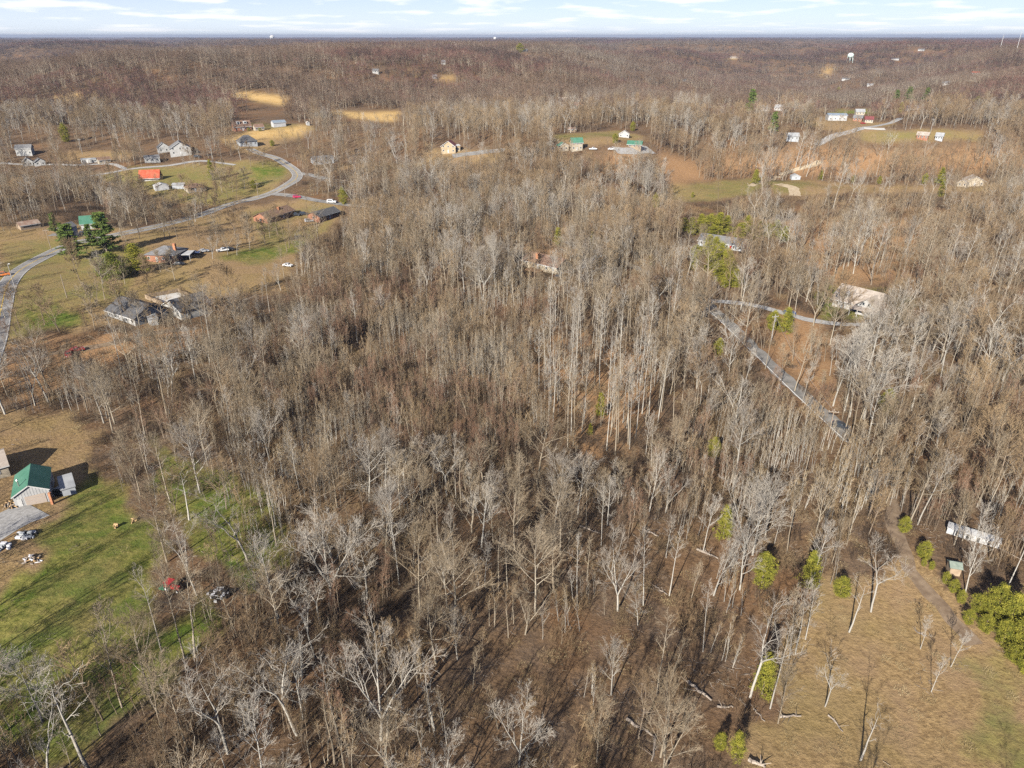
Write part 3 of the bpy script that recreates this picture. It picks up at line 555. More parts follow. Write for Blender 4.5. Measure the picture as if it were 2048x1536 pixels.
def scatter(name, coll, xyz, rot, scl, idx, label, cat):
    """countless growth as one object: instances of a few meshes on points"""
    me = bpy.data.meshes.new(name); me.vertices.add(len(xyz)); me.vertices.foreach_set('co', np.asarray(xyz, np.float32).ravel())
    for nm, ty, key, val in (('rot', 'FLOAT_VECTOR', 'vector', rot), ('scl', 'FLOAT_VECTOR', 'vector', scl), ('idx', 'INT', 'value', idx)):
        a = me.attributes.new(nm, ty, 'POINT'); a.data.foreach_set(key, np.asarray(val, np.int32 if ty == 'INT' else np.float32).ravel())
    o = obj(name, me); tag(o, label, cat, kind='stuff')
    g = bpy.data.node_groups.new(name, 'GeometryNodeTree'); g.interface.new_socket('Geometry', in_out='INPUT', socket_type='NodeSocketGeometry'); g.interface.new_socket('Geometry', in_out='OUTPUT', socket_type='NodeSocketGeometry')
    N = g.nodes; gi = N.new('NodeGroupInput'); go = N.new('NodeGroupOutput'); ip = N.new('GeometryNodeInstanceOnPoints'); ci = N.new('GeometryNodeCollectionInfo')
    ci.inputs['Collection'].default_value = coll; ci.inputs['Separate Children'].default_value = True; ci.inputs['Reset Children'].default_value = True
    def na(n, ty):
        q = N.new('GeometryNodeInputNamedAttribute'); q.data_type = ty; q.inputs['Name'].default_value = n; return q.outputs['Attribute']
    L = g.links; L.new(gi.outputs[0], ip.inputs['Points']); L.new(ci.outputs[0], ip.inputs['Instance']); ip.inputs['Pick Instance'].default_value = True
    e2r = N.new('FunctionNodeEulerToRotation'); L.new(na('rot', 'FLOAT_VECTOR'), e2r.inputs[0])
    L.new(na('idx', 'INT'), ip.inputs['Instance Index']); L.new(e2r.outputs[0], ip.inputs['Rotation']); L.new(na('scl', 'FLOAT_VECTOR'), ip.inputs['Scale'])
    L.new(ip.outputs[0], go.inputs[0])
    md = o.modifiers.new('scatter', 'NODES'); md.node_group = g
    return o

# ------------------------------------------------------------------ woodland layout
def near_poly(*pp): return [wpoly(p) for p in pp]
Z_THICK = near_poly([(540, 640), (760, 600), (1000, 610), (1130, 620), (1130, 700), (1010, 800), (1060, 920), (900, 960), (760, 970), (620, 980), (520, 860), (480, 740)], [(1340, 880), (1600, 840), (1700, 930), (1760, 1000), (1600, 1060), (1420, 1040), (1360, 980)])
Z_POLE = near_poly([(1100, 640), (1300, 690), (1340, 840), (1240, 930), (1140, 930), (1060, 800)])
Z_OPEN = near_poly([(930, 1140), (1250, 1020), (1450, 1060), (1560, 1150), (1450, 1300), (1300, 1440), (1150, 1700), (700, 1800), (820, 1450), (850, 1300)], [(1540, 640), (1640, 640), (1700, 800), (1660, 830), (1560, 720)],
    [(-100, 690), (300, 660), (420, 650), (380, 700), (200, 760), (-100, 830)], [(180, 880), (330, 900), (430, 960), (520, 1030), (430, 1150), (300, 1200), (330, 1090), (240, 1000)], [(60, 1536), (240, 1300), (420, 1180), (520, 1180), (400, 1350), (200, 1700), (-60, 1800)])
Z_DARK = near_poly([(640, 960), (950, 960), (1010, 1110), (820, 1260), (660, 1160)], [(560, 700), (680, 690), (700, 800), (590, 830)], [(1080, 980), (1260, 960), (1330, 1030), (1150, 1070)])
Z_HILL = near_poly([(1560, 420), (1900, 420), (2100, 470), (2100, 640), (1800, 590), (1640, 570), (1580, 500)], [(1500, 690), (1560, 640), (1720, 660), (1740, 840), (1700, 850)], [(1320, 290), (2100, 285), (2100, 345), (1500, 352), (1400, 345)])
Z_PALE = near_poly([(1380, 1120), (1610, 1110), (1600, 1290), (1500, 1360), (1380, 1300)])
Z_EDGE = near_poly([(1250, 1440), (1480, 1290), (1600, 1200), (1600, 1300), (1560, 1400), (1480, 1536), (1460, 1700), (1150, 1700)])
def patch(x, y, L=17.0):
    return np.sin(x / L + 2.3 * np.sin(y / L / 1.9 + .4)) + np.sin(y / L / .85 + 1.9 * np.sin(x / L / 1.4 + 1.2)) + .6 * np.sin(x / L * 2.3 - y / L * 1.9)
def inz(zs, x, y):
    r = np.zeros(len(x), bool)
    for p in zs: r |= inside(p, x, y)
    return r
rng = np.random.RandomState(21)
def jgrid(x0, x1, y0, y1, s):
    gx, gy = np.meshgrid(np.arange(x0, x1, s), np.arange(y0, y1, s)); x = (gx + rng.uniform(-.48, .48, gx.shape) * s).ravel(); y = (gy + rng.uniform(-.48, .48, gx.shape) * s).ravel()
    k = np.abs(x) < .80 * np.maximum(y, 0) + 60
    return x[k], y[k]
# trees read one by one off the photograph: foot in the picture, kind, height, bark tone, label
HERO = [
 (660, 1212, 'forked', 21, 'pale', 'tall pale tree with two stems and wide left-leaning limbs over the shaded wood'),
 (841, 1224, 'oak', 18, 'grey', 'round-crowned grey tree with a straight trunk beside the shaded stream bed'),
 (907, 1258, 'oak', 19, 'grey', 'grey tree with a dense fan crown and a long bare lower trunk'),
 (762, 1480, 'forked', 22, 'pale', 'biggest forked pale tree near the lower edge of the wood, moss on its foot'),
 (594, 1470, 'sycamore', 17, 'pale', 'slender pale leaning tree with few crooked limbs'),
 (669, 1528, 'snag', 15, 'grey', 'thin grey half-dead tree at the bottom edge of the picture'),
 (869, 1460, 'snag', 12, 'pale', 'short white broken tree among brown leaf litter'),
 (456, 1507, 'sycamore', 17, 'pale', 'contorted white tree with two thick crooked arms by the lawn edge'),
 (376, 1503, 'fan', 16, 'grey', 'grey fan-crowned tree next to the contorted white tree'),
 (330, 1488, 'slim', 18, 'grey', 'thin grey tree bending over the striped shadows on the grass'),
 (303, 1405, 'oak', 17, 'grey', 'dark vine-wrapped tree at the corner of the near lawn'),
 (244, 1415, 'slim', 20, 'grey', 'tall slim tree with a small top tuft above the near lawn'),
 (206, 1440, 'slim', 18, 'brown', 'tall thin brown tree beside the slim tufted one'),
 (181, 1545, 'snag', 19, 'pale', 'nearly limbless pale stem rising from the bottom edge'),
 (101, 1560, 'sycamore', 14, 'pale', 'white-stemmed forked tree at the bottom corner by the lawn'),
 (85, 1444, 'oak', 14, 'pale', 'pale round-crowned tree on the near lawn corner'),
 (369, 1317, 'poplar', 20, 'grey', 'tall grey tree, first of the pair by the striped shadows'),
 (391, 1315, 'poplar', 20, 'grey', 'tall grey tree, second of the pair by the striped shadows'),
 (334, 1125, 'fan', 17, 'grey', 'leaning grey tree at the lawn edge opposite the garage'),
 (280, 990, 'fan', 16, 'grey', 'leaning grey tree nearest to the garage'),
 (341, 1005, 'poplar', 18, 'grey', 'upright grey tree on the green grass behind the leaning one'),
 (378, 1040, 'snag', 13, 'brown', 'brown broken-topped trunk on the green grass'),
 (226, 865, 'oak', 18, 'grey', 'wide grey tree at the top corner of the near lawn'),
 (208, 846, 'oak', 17, 'pale', 'pale wide tree spreading toward the near lawn'),
 (400, 985, 'oak', 17, 'pale', 'large pale spreading tree at the wood edge above the green grass'),
 (1500, 1395, 'sycamore', 18, 'pale', 'bleached white dead tree with a cedar at its foot'),
 (1841, 1298, 'slim', 6.5, 'pale', 'small twin-stemmed sapling standing alone on the brown grass'),
 (1901, 1334, 'slim', 7.5, 'pale', 'small pale feathery sapling nearest the cedar hedge'),
 (1862, 1384, 'slim', 7, 'pale', 'small pale leaning sapling in the middle of the brown grass'),
 (1721, 1520, 'snag', 10, 'pale', 'white bent stem with hardly any limbs on the brown grass'),
 (1650, 1413, 'sycamore', 9.5, 'pale', 'small white Y-shaped tree with a long thin shadow'),
 (1698, 1264, 'snag', 11, 'pale', 'white crooked tree above the brown grass slope'),
 (1591, 1308, 'slim', 15, 'pale', 'slender pale tree, upper of the row edging the brown grass'),
 (1578, 1316, 'slim', 15, 'grey', 'slender grey tree, lower of the row edging the brown grass'),
 (1611, 1279, 'slim', 12, 'pale', 'slender pale tree at the end of the row by the brown grass'),
 (1556, 1447, 'fan', 10, 'grey', 'low many-stemmed grey tree on the brown grass beside fallen wood'),
 (1742, 1224, 'sycamore', 14, 'pale', 'pale leaning Y-shaped tree beside the dirt track'),
 (1931, 1185, 'fan', 12, 'pale', 'pale fan-shaped tree between the dirt track hedge and the small shed'),
 (1816, 1054, 'poplar', 20, 'grey', 'tall double-stemmed tree beside the upper dirt track'),
 (1835, 1050, 'poplar', 19, 'pale', 'tall pale tree just beyond the upper dirt track'),
 (1466, 978, 'poplar', 25, 'pale', 'thick straight pale trunk with a broad high crown, largest in the mid wood'),
 (1487, 1118, 'forked', 19, 'pale', 'pale many-stemmed tree above the round cedar'),
 (1505, 1110, 'oak', 18, 'pale', 'bright spreading pale tree beside the many-stemmed one'),
 (1666, 812, 'poplar', 24, 'pale', 'tall pale trunk by the lane, closest to the parked dark car'),
 (1689, 822, 'poplar', 26, 'pale', 'tall pale trunk by the lane, middle of three'),
 (1727, 838, 'forked', 26, 'pale', 'tall pale forked trunk by the lane, beside a cedar'),
 (1589, 782, 'poplar', 20, 'grey', 'tall grey tree rooted on the verge of the lane'),
 (1680, 661, 'oak', 20, 'pale', 'big pale tree standing in front of the white house'),
 (1247, 616, 'sycamore', 17, 'pale', 'bright white crooked tree near the brick ranch house'),
 (1660, 690, 'oak', 18, 'grey', 'grey spreading tree below the gravel driveway'),
 (1070, 1226, 'oak', 18, 'grey', 'grey round tree with a curved pale trunk in the open wood'),
 (1107, 1185, 'oak', 15, 'grey', 'rounded grey tree in the open wood near the long shadows'),
 (1235, 1222, 'forked', 17, 'pale', 'pale double trunk in the middle of the open wood'),
 (1030, 1100, 'fan', 16, 'grey', 'fan-shaped pale tree leaning at the dark hollow'),
 (1110, 1050, 'fan', 16, 'pale', 'wide pale fan tree beside the dark hollow'),
 (1620, 1175, 'poplar', 17, 'pale', 'white tall tree right behind the narrow cedar'),
 (1405, 1105, 'slim', 14, 'pale', 'straight white stem with short twigs near a fallen log'),
 (40, 655, 'oak', 14, 'brown', 'dark bare tree standing beside the curved road'),
 (160, 562, 'fan', 15, 'brown', 'thin-crowned tree on the lawn before the pines'),
 (322, 545, 'fan', 8, 'pale', 'small pale tree in front of the house with the carport'),
 (355, 478, 'oak', 12, 'brown', 'low wide tree by the road above the carport house'),
 (330, 478, 'oak', 12, 'grey', 'wide grey yard tree beside the road'),
 (488, 478, 'oak', 13, 'brown', 'dark low spreading tree on the lawn below the brown ranch house'),
 (530, 490, 'forked', 14, 'brown', 'tall brown tree on the lawn beneath the brown ranch house'),
 (435, 505, 'forked', 14, 'grey', 'grey yard tree beside the parked utility vehicles'),
 (278, 470, 'oak', 13, 'grey', 'grey tree at the roadside past the pines'),
 (460, 375, 'poplar', 14, 'grey', 'grey tree on the green lawn inside the road bend'),
 (490, 378, 'oak', 12, 'grey', 'rounded grey tree near the stop at the road bend'),
]
YT = [(178, 424), (246, 451), (275, 424), (279, 477), (244, 477), (332, 461), (377, 461), (394, 473), (402, 508), (238, 328), (283, 332), (381, 322), (230, 380), (245, 395), (258, 386), (270, 405), (285, 398), (292, 420), (262, 420), (240, 410), (375, 393), (434, 372), (445, 385), (456, 397), (466, 384), (452, 362), (526, 336), (502, 334), (540, 476), (418, 424), (430, 432), (405, 436), (392, 420), (440, 412), (345, 440), (318, 446), (365, 432), (500, 500), (470, 470), (555, 470), (350, 560), (300, 585), (255, 640), (280, 655), (330, 655), (375, 650), (420, 640), (445, 610), (470, 600), (190, 660), (120, 665), (90, 650), (210, 600)]
HERO += [(a, b, ['oak', 'fan', 'forked', 'oak'][i % 4], 11.5 + (i * 37 % 5), ['brown', 'grey', 'brown'][i % 3], None) for i, (a, b) in enumerate(YT)]
HERO += [(1640, 622, 'oak', 12, 'grey', 'grey tree at the near corner of the white house'), (1748, 668, 'slim', 11, 'brown', 'slender brown tree below the white house gable'), (1722, 690, 'poplar', 17, 'grey', 'straight tree between the driveway end and the white house'),
 (1405, 506, 'oak', 12, 'grey', 'grey tree before the end window of the grey ranch house'), (1442, 514, 'slim', 11, 'grey', 'slender tree before the middle of the grey ranch house'), (1474, 512, 'fan', 11, 'brown', 'brown tree screening the red door'), (1502, 508, 'oak', 13, 'grey', 'grey tree past the red-door end of the ranch house'),
 (1530, 738, 'pole', 17, 'grey', 'thin trunk on the upper lane verge'), (1562, 768, 'slim', 14, 'grey', 'slender tree leaning over the middle of the lane'), (1604, 806, 'slim', 13, 'pale', 'slender pale tree on the lower lane verge'), (1908, 1090, 'fan', 10, 'grey', 'grey tree screening the near end of the long white shed'), (1945, 1106, 'slim', 12, 'pale', 'slender pale tree before the middle of the long white shed'), (1978, 1116, 'fan', 10, 'brown', 'brown tree before the far end of the long white shed'), (1925, 1082, 'slim', 11, 'grey', 'slender grey tree touching the long white shed'), (336, 1196, 'fan', 11, 'grey', 'grey tree standing over the red tractor'), (1060, 548, 'fan', 10, 'grey', 'grey tree before the brick ranch house chimney'), (1104, 560, 'slim', 13, 'pale', 'slender pale tree before the brick ranch house end')]
HERO += [(a, b, ['slim', 'pole', 'fan'][i % 3], 13 + (i * 29 % 6), 'grey', f'bare tree closing off the lower end of the diagonal lane, {w_} of five') for i, (a, b, w_) in enumerate([(1712, 936, 'first'), (1735, 930, 'second'), (1755, 936, 'third'), (1725, 950, 'fourth'), (1745, 955, 'fifth')])]
trees = []       # x, y, z, kind, H, tone, label, rotz
for (u, v, k, H, tn, lb) in HERO:
    x, y, z = G(u, v); trees.append([x, y, z, k, H * (.92 if H > 12 else 1.0), tn, lb, rng.uniform(0, 6.28)])
hx = np.array([t[0] for t in trees]); hy = np.array([t[1] for t in trees])
# the general wood
x, y = jgrid(-640, 640, 2, 700, 4.3)
z = height(x, y); d = np.hypot(x, y)
lawn_in = inz(P['lawn'], x, y) | inz(P['meadow'], x, y) | inz(P['field'], x, y)
yard = inz(P['lawn'][1:3], x, y)
dens = np.where(d < 190, .50, np.where(d < 300, .52, .52)) * np.ones(len(x)); gap = np.sin(x * .05 + 2 * np.sin(y * .031)) + np.sin(y * .062 + 1.7 * np.sin(x * .041 + 1)); dens *= np.clip(.95 + .28 * gap, .35, 1.5)
dens[inz(Z_THICK, x, y)] = .15; dens[inz(Z_POLE, x, y)] = .75; dens[inz(Z_OPEN, x, y)] = .36; dens[inz(Z_DARK, x, y)] = .75; dens[inz(Z_EDGE, x, y)] = .16; dens[inz(Z_PALE, x, y)] = .34
dens[inz(Z_HILL, x, y)] = .26; ul = (x < -70) & (y > 300) & (y < 640); dens[ul] *= .62
dens[lawn_in] = 0; dens[yard] = .11
right_low = inz([P['lawn'][4]], x, y); dens[right_low] = 0
dens[(x > 20) & (y < 62)] *= .12
keep = rng.rand(len(x)) < dens
x, y, z = x[keep], y[keep], z[keep]
pole = inz(Z_POLE, x, y); thick = inz(Z_THICK, x, y); opn = inz(Z_OPEN, x, y); pal = inz(Z_PALE, x, y); hil = inz(Z_HILL, x, y); yd = inz(P['lawn'][1:3], x, y)
kind = []; Hs = []; tone = []; pat = patch(x, y, 24.0)
for i in range(len(x)):
    r = rng.rand()
    if pole[i]: k = 'pole' if r < .85 else 'slim'
    elif thick[i]: k = ['slim', 'slim', 'fan', 'pole', 'oak', 'pole'][int(r * 6)]
    elif opn[i]: k = ['slim', 'oak', 'fan', 'slim', 'pole', 'slim', 'snag', 'pole', 'slim', 'forked'][int(r * 10)]
    elif hil[i]: k = ['poplar', 'pole', 'oak', 'poplar', 'forked'][int(r * 5)]
    elif pal[i]: k = ['slim', 'pole', 'slim', 'sycamore', 'fan'][int(r * 5)]
    elif yd[i]: k = ['oak', 'fan', 'forked'][int(r * 3)]
    else: k = ['oak', 'oak', 'fan', 'fan', 'forked', 'poplar', 'pole', 'slim', 'slim', 'sycamore', 'snag', 'oak', 'slim', 'fan', 'pole', 'slim'][int(r * 16)]
    kind.append(k); s = rng.uniform(.72, 1.08)
    if math.hypot(x[i], y[i]) < 190: s *= .84
    if yd[i]: s *= .68
    if thick[i]: s *= .8
    if opn[i]: s *= .9
    if pole[i]: s = rng.uniform(.8, 1.05)
    Hs.append(KINDS[k]['H'] * s); q = rng.rand()
    fd = min(1.0, max(0.0, (math.hypot(x[i], y[i]) - 200) / 300)); tone.append('pale' if q < (.4 if pole[i] else .55 if pal[i] else .21 + .12 * pat[i] - .08 * fd) or (k == 'sycamore' and fd < .5) else 'brown' if q < .42 - .08 * pat[i] + .33 * fd else 'grey')
Hs = np.array(Hs)
ok = ~blocked(x, y, z, Hs, (0,)) & (yd | ~blocked(x, y, z, Hs, (.3,))) & ((yd & (rng.rand(len(x)) < .55)) | ~blocked(x, y, z, Hs, (.6, .9)) | (rng.rand(len(x)) < .16)); dmin = np.min(np.hypot(x[:, None] - hx[None], y[:, None] - hy[None]), axis=1); ok &= dmin > 2.6
for i in np.nonzero(ok)[0]: trees.append([x[i], y[i], z[i], kind[i], Hs[i], tone[i], None, rng.uniform(0, 6.28)])
for (u_, v_) in ((-60, 1250), (-100, 1180), (-140, 1300), (-90, 1380), (-180, 1220), (-50, 1330), (-120, 1440), (-40, 880), (-90, 860), (-30, 1100), (-70, 1150)):      # wood continuing past the frame beside the lawn
    px, py, pz = G(u_, v_); trees.append([px, py, pz, 'fan' if u_ % 20 else 'oak', 13 + (u_ % 5), 'grey', None, rng.uniform(0, 6.28)])
TX = np.array([[t[0], t[1], t[2], t[4]] for t in trees])
u, v, zc = proj(TX[:, 0], TX[:, 1], TX[:, 2] + TX[:, 3] * .6)
inview = (u > -30) & (u < 2078) & (v > 40) & (v < 1560)
size = np.where(inview, TX[:, 3] * F / zc, 0); size[:len(HERO)] += 1e4
order = np.argsort(-size); chosen = set(order[:300].tolist())
# landmarks that the remaining individually built trees are named after
LAND = [('the green-roofed garage', 70, 985), ('the gravel apron', 60, 1060), ('the round yellow-green cedar', 1523, 1165), ('the bleached dead tree', 1500, 1395), ('the dirt track', 1830, 1150), ('the small green shed', 1907, 1140), ('the long white shed', 1945, 1075),
    ('the contorted white tree', 456, 1507), ('the biggest forked tree', 762, 1480), ('the two-stemmed pale tree', 660, 1212), ('the stream-bed tree', 841, 1224), ('the pale double trunk', 1235, 1222), ('the dark hollow', 800, 1080), ('the red tractor', 345, 1175),
    ('the lowest fallen log', 1300, 1460), ('the thick straight pale trunk', 1466, 978), ('the wide pale fan tree', 1110, 1050), ('the narrow cedar', 1618, 1172), ('the pale lawn tree', 85, 1444), ('the two small cedars', 1455, 1505), ('the large pale wood-edge tree', 400, 985), ('the brown grass slope', 1750, 1350), ('the young brown thicket', 700, 1000), ('the short white broken tree', 869, 1460), ('the dark green cedar', 1200, 834), ('the little green cedar', 1180, 870), ('the lane beside the pole trees', 1320, 740), ('the thicket edge by the poles', 1100, 760), ('the brick ranch house', 1080, 545), ('the white house', 1700, 640), ('the yard fence', 340, 660), ('the red cars', 145, 710), ('the red-roofed house', 300, 361), ('the green-roofed cottage', 186, 456), ('the brown ranch house', 560, 440), ('the carport house', 320, 523), ('the white farmhouse', 362, 314), ('the two white houses', 300, 645), ('the road bend', 590, 350), ('the brown hip-roofed house', 395, 385), ('the dark utility vehicle', 458, 501)]
LP = np.array([G(a, b)[:2] for _, a, b in LAND])
ORD = ['nearest', 'second nearest', 'third nearest', 'fourth nearest', 'fifth nearest', 'sixth nearest', 'seventh nearest', 'eighth nearest', 'ninth nearest', 'tenth nearest', 'eleventh nearest', 'twelfth nearest'] + [f'{n} nearest' for n in ('thirteenth', 'fourteenth', 'fifteenth', 'sixteenth', 'seventeenth', 'eighteenth', 'nineteenth', 'twentieth', 'twenty-first', 'twenty-second', 'twenty-third', 'twenty-fourth', 'twenty-fifth', 'twenty-sixth')]
KN = {'oak': 'round-crowned bare tree', 'fan': 'fan-crowned bare tree', 'poplar': 'tall straight bare tree', 'sycamore': 'crooked forked bare tree', 'slim': 'slender bare tree', 'forked': 'many-stemmed bare tree', 'snag': 'half-dead broken tree', 'pole': 'pole-thin bare tree'}
TN = {'grey': 'grey', 'brown': 'brown', 'pale': 'pale'}
todo = {}
for i in sorted(chosen):
    t = trees[i]
    if not t[6]:
        dd = np.hypot(LP[:, 0] - t[0], LP[:, 1] - t[1]); j = int(np.argmin(dd)); todo.setdefault((t[3], t[5], j), []).append((dd[j], i))
for (k, tn, j), lst in todo.items():
    for r_, (dj, i) in enumerate(sorted(lst)):
        trees[i][6] = f"{TN[tn]} {KN[k]}, {ORD[min(r_, 25)]} such to {LAND[j][0]}"
def plant(t):
    x, y, z, k, H, tn, lb, rz = t
    src = YARD if (k in YARD and math.hypot(x, y) > 250) else NEAR
    opts = [q for q in src[k] if q[0] == tn] or src[k]
    q = opts[int(rng.rand() * len(opts))]; s = H / KINDS[k]['H']
    o = empty('bare_tree', (x, y, z - .1), rz); w = s * rng.uniform(.9, 1.12); o.scale = (w, w, s); o.rotation_euler = (rng.uniform(-.05, .05), rng.uniform(-.05, .05), rz)
    tag(o, lb, 'tree', 'leafless trees of the wood'); obj('trunk', q[1], o); obj('crown', q[2], o)
for i in sorted(chosen): plant(trees[i])
rest = [i for i in range(len(trees)) if i not in chosen]
def pick(t):
    k = 'slim' if t[3] == 'snag' else t[3]; c = [j for j, kk in enumerate(MID_KEYS) if kk == k]; c = [j for j in c if MID_TONE[j] == t[5]] or c
    return c[int(rng.rand() * len(c))]
def srot(n, tilt=.05): return np.stack([rng.uniform(-tilt, tilt, n), rng.uniform(-tilt, tilt, n), rng.uniform(0, 6.28, n)], 1)
pts = np.array([[trees[i][0], trees[i][1], trees[i][2] - .1] for i in rest])
sc = np.array([trees[i][4] / KINDS[trees[i][3]]['H'] * (.7 if trees[i][3] == 'snag' else 1) for i in rest]); sw = sc * rng.uniform(.9, 1.15, len(sc))
scatter('bare_woodland', MID, pts, srot(len(pts)), np.stack([sw, sw, sc], 1), [pick(trees[i]) for i in rest], 'mass of leafless grey and brown woodland filling the valley', 'woodland')
print('trees', len(trees), 'rest', len(rest))
# young thicket stems
x, y = jgrid(-420, 420, 20, 520, 3.7); z = height(x, y)
th = inz(Z_THICK, x, y); op = inz(Z_OPEN, x, y) | inz(Z_POLE, x, y) | inz(Z_EDGE, x, y); no = inz(P['lawn'], x, y) | inz(P['meadow'], x, y)
gap = np.sin(x * .09 + 2 * np.sin(y * .05)) + np.sin(y * .11 + 1.7 * np.sin(x * .06 + 1))
pr = np.where(th, .82 + .2 * patch(x, y, 13.0), .30 + .18 * gap); pr[op] = .07; pr[inz(Z_HILL, x, y)] = .08; pr[no] = 0; pr[(x > 10) & (y < 75)] = 0; pr[(x < -70) & (y > 300)] *= .4
k = (rng.rand(len(x)) < pr); x, y, z = x[k], y[k], z[k]; k = ~blocked(x, y, z, np.full(len(x), 10.0), (0, .5, .95)); x, y, z = x[k], y[k], z[k]
s = rng.uniform(.65, 1.05, len(x)); scatter('sapling_thicket', THICKET, np.stack([x, y, z], 1), srot(len(x)), np.stack([s, s, s], 1), np.clip(((patch(x, y) + rng.normal(0, .5, len(x)) + 2.2) / 4.4 * 5).astype(int), 0, 4), 'dense thicket of thin brown saplings under and between the trees', 'thicket'); print('thicket', len(x))
# low brush
x, y = jgrid(-400, 400, 20, 480, 4.4); z = height(x, y); no = inz(P['lawn'], x, y) | inz(P['meadow'], x, y); op = inz(Z_OPEN, x, y) | inz(Z_EDGE, x, y)
gap = np.sin(x * .07 + 2 * np.sin(y * .043)) + np.sin(y * .085 + 1.7 * np.sin(x * .05 + 1))
pr = .78 + .25 * gap; pr[op] = .36; pr[inz(Z_HILL, x, y)] = .15; pr[inz(Z_DARK, x, y)] = .95; pr[no] = 0; k = (rng.rand(len(x)) < pr); x, y, z = x[k], y[k], z[k]; k = ~blocked(x, y, z, np.full(len(x), 2.5), (0, .9)); x, y, z = x[k], y[k], z[k]
s = rng.uniform(.6, 1.15, len(x)); scatter('undergrowth', BRUSH, np.stack([x, y, z], 1), srot(len(x)), np.stack([s, s, s * rng.uniform(.6, 1.1, len(x))], 1), np.clip(((patch(x, y) + rng.normal(0, .6, len(x)) + 1.5) / 4.4 * 5).astype(int), 0, 4) * (rng.rand(len(x)) < .92), 'tangled brown brush on the woodland floor', 'brush'); print('brush', len(x))
# dry grass tufts and dropped sticks on the open ground
defm('straw', (.30, .225, .115), col2=(.46, .37, .21), rnd=True); defm('grass_tuft', (.10, .12, .025), col2=(.26, .23, .08), rnd=True)
def tuft_mesh(seed, n, rad, h, m, flat=False):
    rg = random.Random(seed); a = []
    for i in range(n):
        r = rad * math.sqrt(rg.random()); t = rg.uniform(0, 6.28); p = np.array([r * math.cos(t), r * math.sin(t), .0 if not flat else .05]); d = np.array([rg.gauss(0, .5), rg.gauss(0, .5), 1]) if not flat else np.array([rg.gauss(0, 1), rg.gauss(0, 1), .05]); d /= np.linalg.norm(d); a.append((*p, *(p + d * h * rg.uniform(.5, 1.3)), .02 if not flat else .035, 0))
    V, Fs = seg_geo(np.array(a), 3); return mesh_np('tuft', V, Fs, [m])
TUFT = new_coll('tuft_clump', [tuft_mesh(1, 90, 1.3, .32, 'straw'), tuft_mesh(2, 70, 1.0, .4, 'straw'), tuft_mesh(3, 90, 1.2, .22, 'grass_tuft'), tuft_mesh(4, 12, 1.5, 1.1, 'log', True), tuft_mesh(5, 14, 1.6, .8, 'twig_grey', True)])
x, y = jgrid(-190, 190, 40, 215, 2.6); z = height(x, y); lw = inz(P['lawn'], x, y); gn = inz(P['green'], x, y); op = inz(Z_OPEN, x, y) | inz(Z_EDGE, x, y); r_ = rng.rand(len(x))
ix = np.where(gn & (r_ < .7), 2, np.where(lw & (r_ < .85), (r_ * 20).astype(int) % 2, np.where(r_ < .3, 0, 3 + (r_ * 50).astype(int) % 2))); k = rng.rand(len(x)) < np.where(lw, .3, np.where(op, .45, .3)); u_, v_, _ = proj(x, y, z); k &= ~inside(np.array([(-60., 1000), (110, 1000), (60, 1090), (-60, 1120)]), u_, v_) & ~inside(CLEAR[0], u_, v_)
x, y, z, ix = x[k], y[k], z[k], ix[k]; s = rng.uniform(.6, 1.4, len(x)); scatter('grass_and_sticks', TUFT, np.stack([x, y, z], 1), srot(len(x), .03), np.stack([s, s, s], 1), ix, 'dry grass tufts and dropped sticks on the open ground', 'grass'); print('tufts', len(x))
# distant woods
fx, fy, fs = [], [], []
dcur = 640.0
while dcur < 16000:
    s = 17.0 if dcur < 1500 else 17.0 * dcur / 1500; a = np.arange(-R(52), R(52), s / dcur); a = a + rng.uniform(-.5, .5, len(a)) * s / dcur; dd = dcur + rng.uniform(-.5, .5, len(a)) * s
    fx.append(dd * np.sin(a)); fy.append(dd * np.cos(a)); fs.append(np.full(len(a), s / 17.0)); dcur += s * .95
x, y, s = np.concatenate(fx), np.concatenate(fy), np.concatenate(fs); z = height(x, y)
no = inz(P['meadow'], x, y) | inz(P['field'], x, y) | inz(P['lawn'], x, y) | (rng.rand(len(x)) < .05) | (y < 660); k = ~no & ~blocked(x, y, z, np.full(len(x), 20.0), (0, .3, .6, .95)); x, y, z, s = x[k], y[k], z[k], s[k]
d = np.hypot(x, y)
for nm, coll, sel, lb in (('distant_woodland', FARC, d < 2600, 'leafless brown woods covering the hills beyond the houses'), ('horizon_forest', VFAR, d >= 2600, 'purple-brown forest stretching to the flat horizon')):
    n = int(sel.sum()); hz = rng.uniform(.56, .84, n); q = s[sel] * 1.12; xs, ys = x[sel], y[sel]; L = 170 if nm[0] == 'd' else 700
    st = np.sin(xs / L + 2.1 * np.sin(ys / L / 1.7)) + np.sin(ys / L / .8 + 1.6 * np.sin(xs / L / 1.3 + 2)) + .5 * np.sin(xs / L * 2.7 + ys / L * 2.2) + rng.normal(0, .5, n); nk = 5 if nm[0] == 'd' else 4; ix = np.clip(((st + 2.4) / 4.8 * nk).astype(int), 0, nk - 1)
    scatter(nm, coll, np.stack([x[sel], y[sel], z[sel] - .3], 1), srot(n, .02), np.stack([q, q, hz * np.minimum(1.0, 1.0)], 1), ix, lb, 'forest'); print(nm, n)

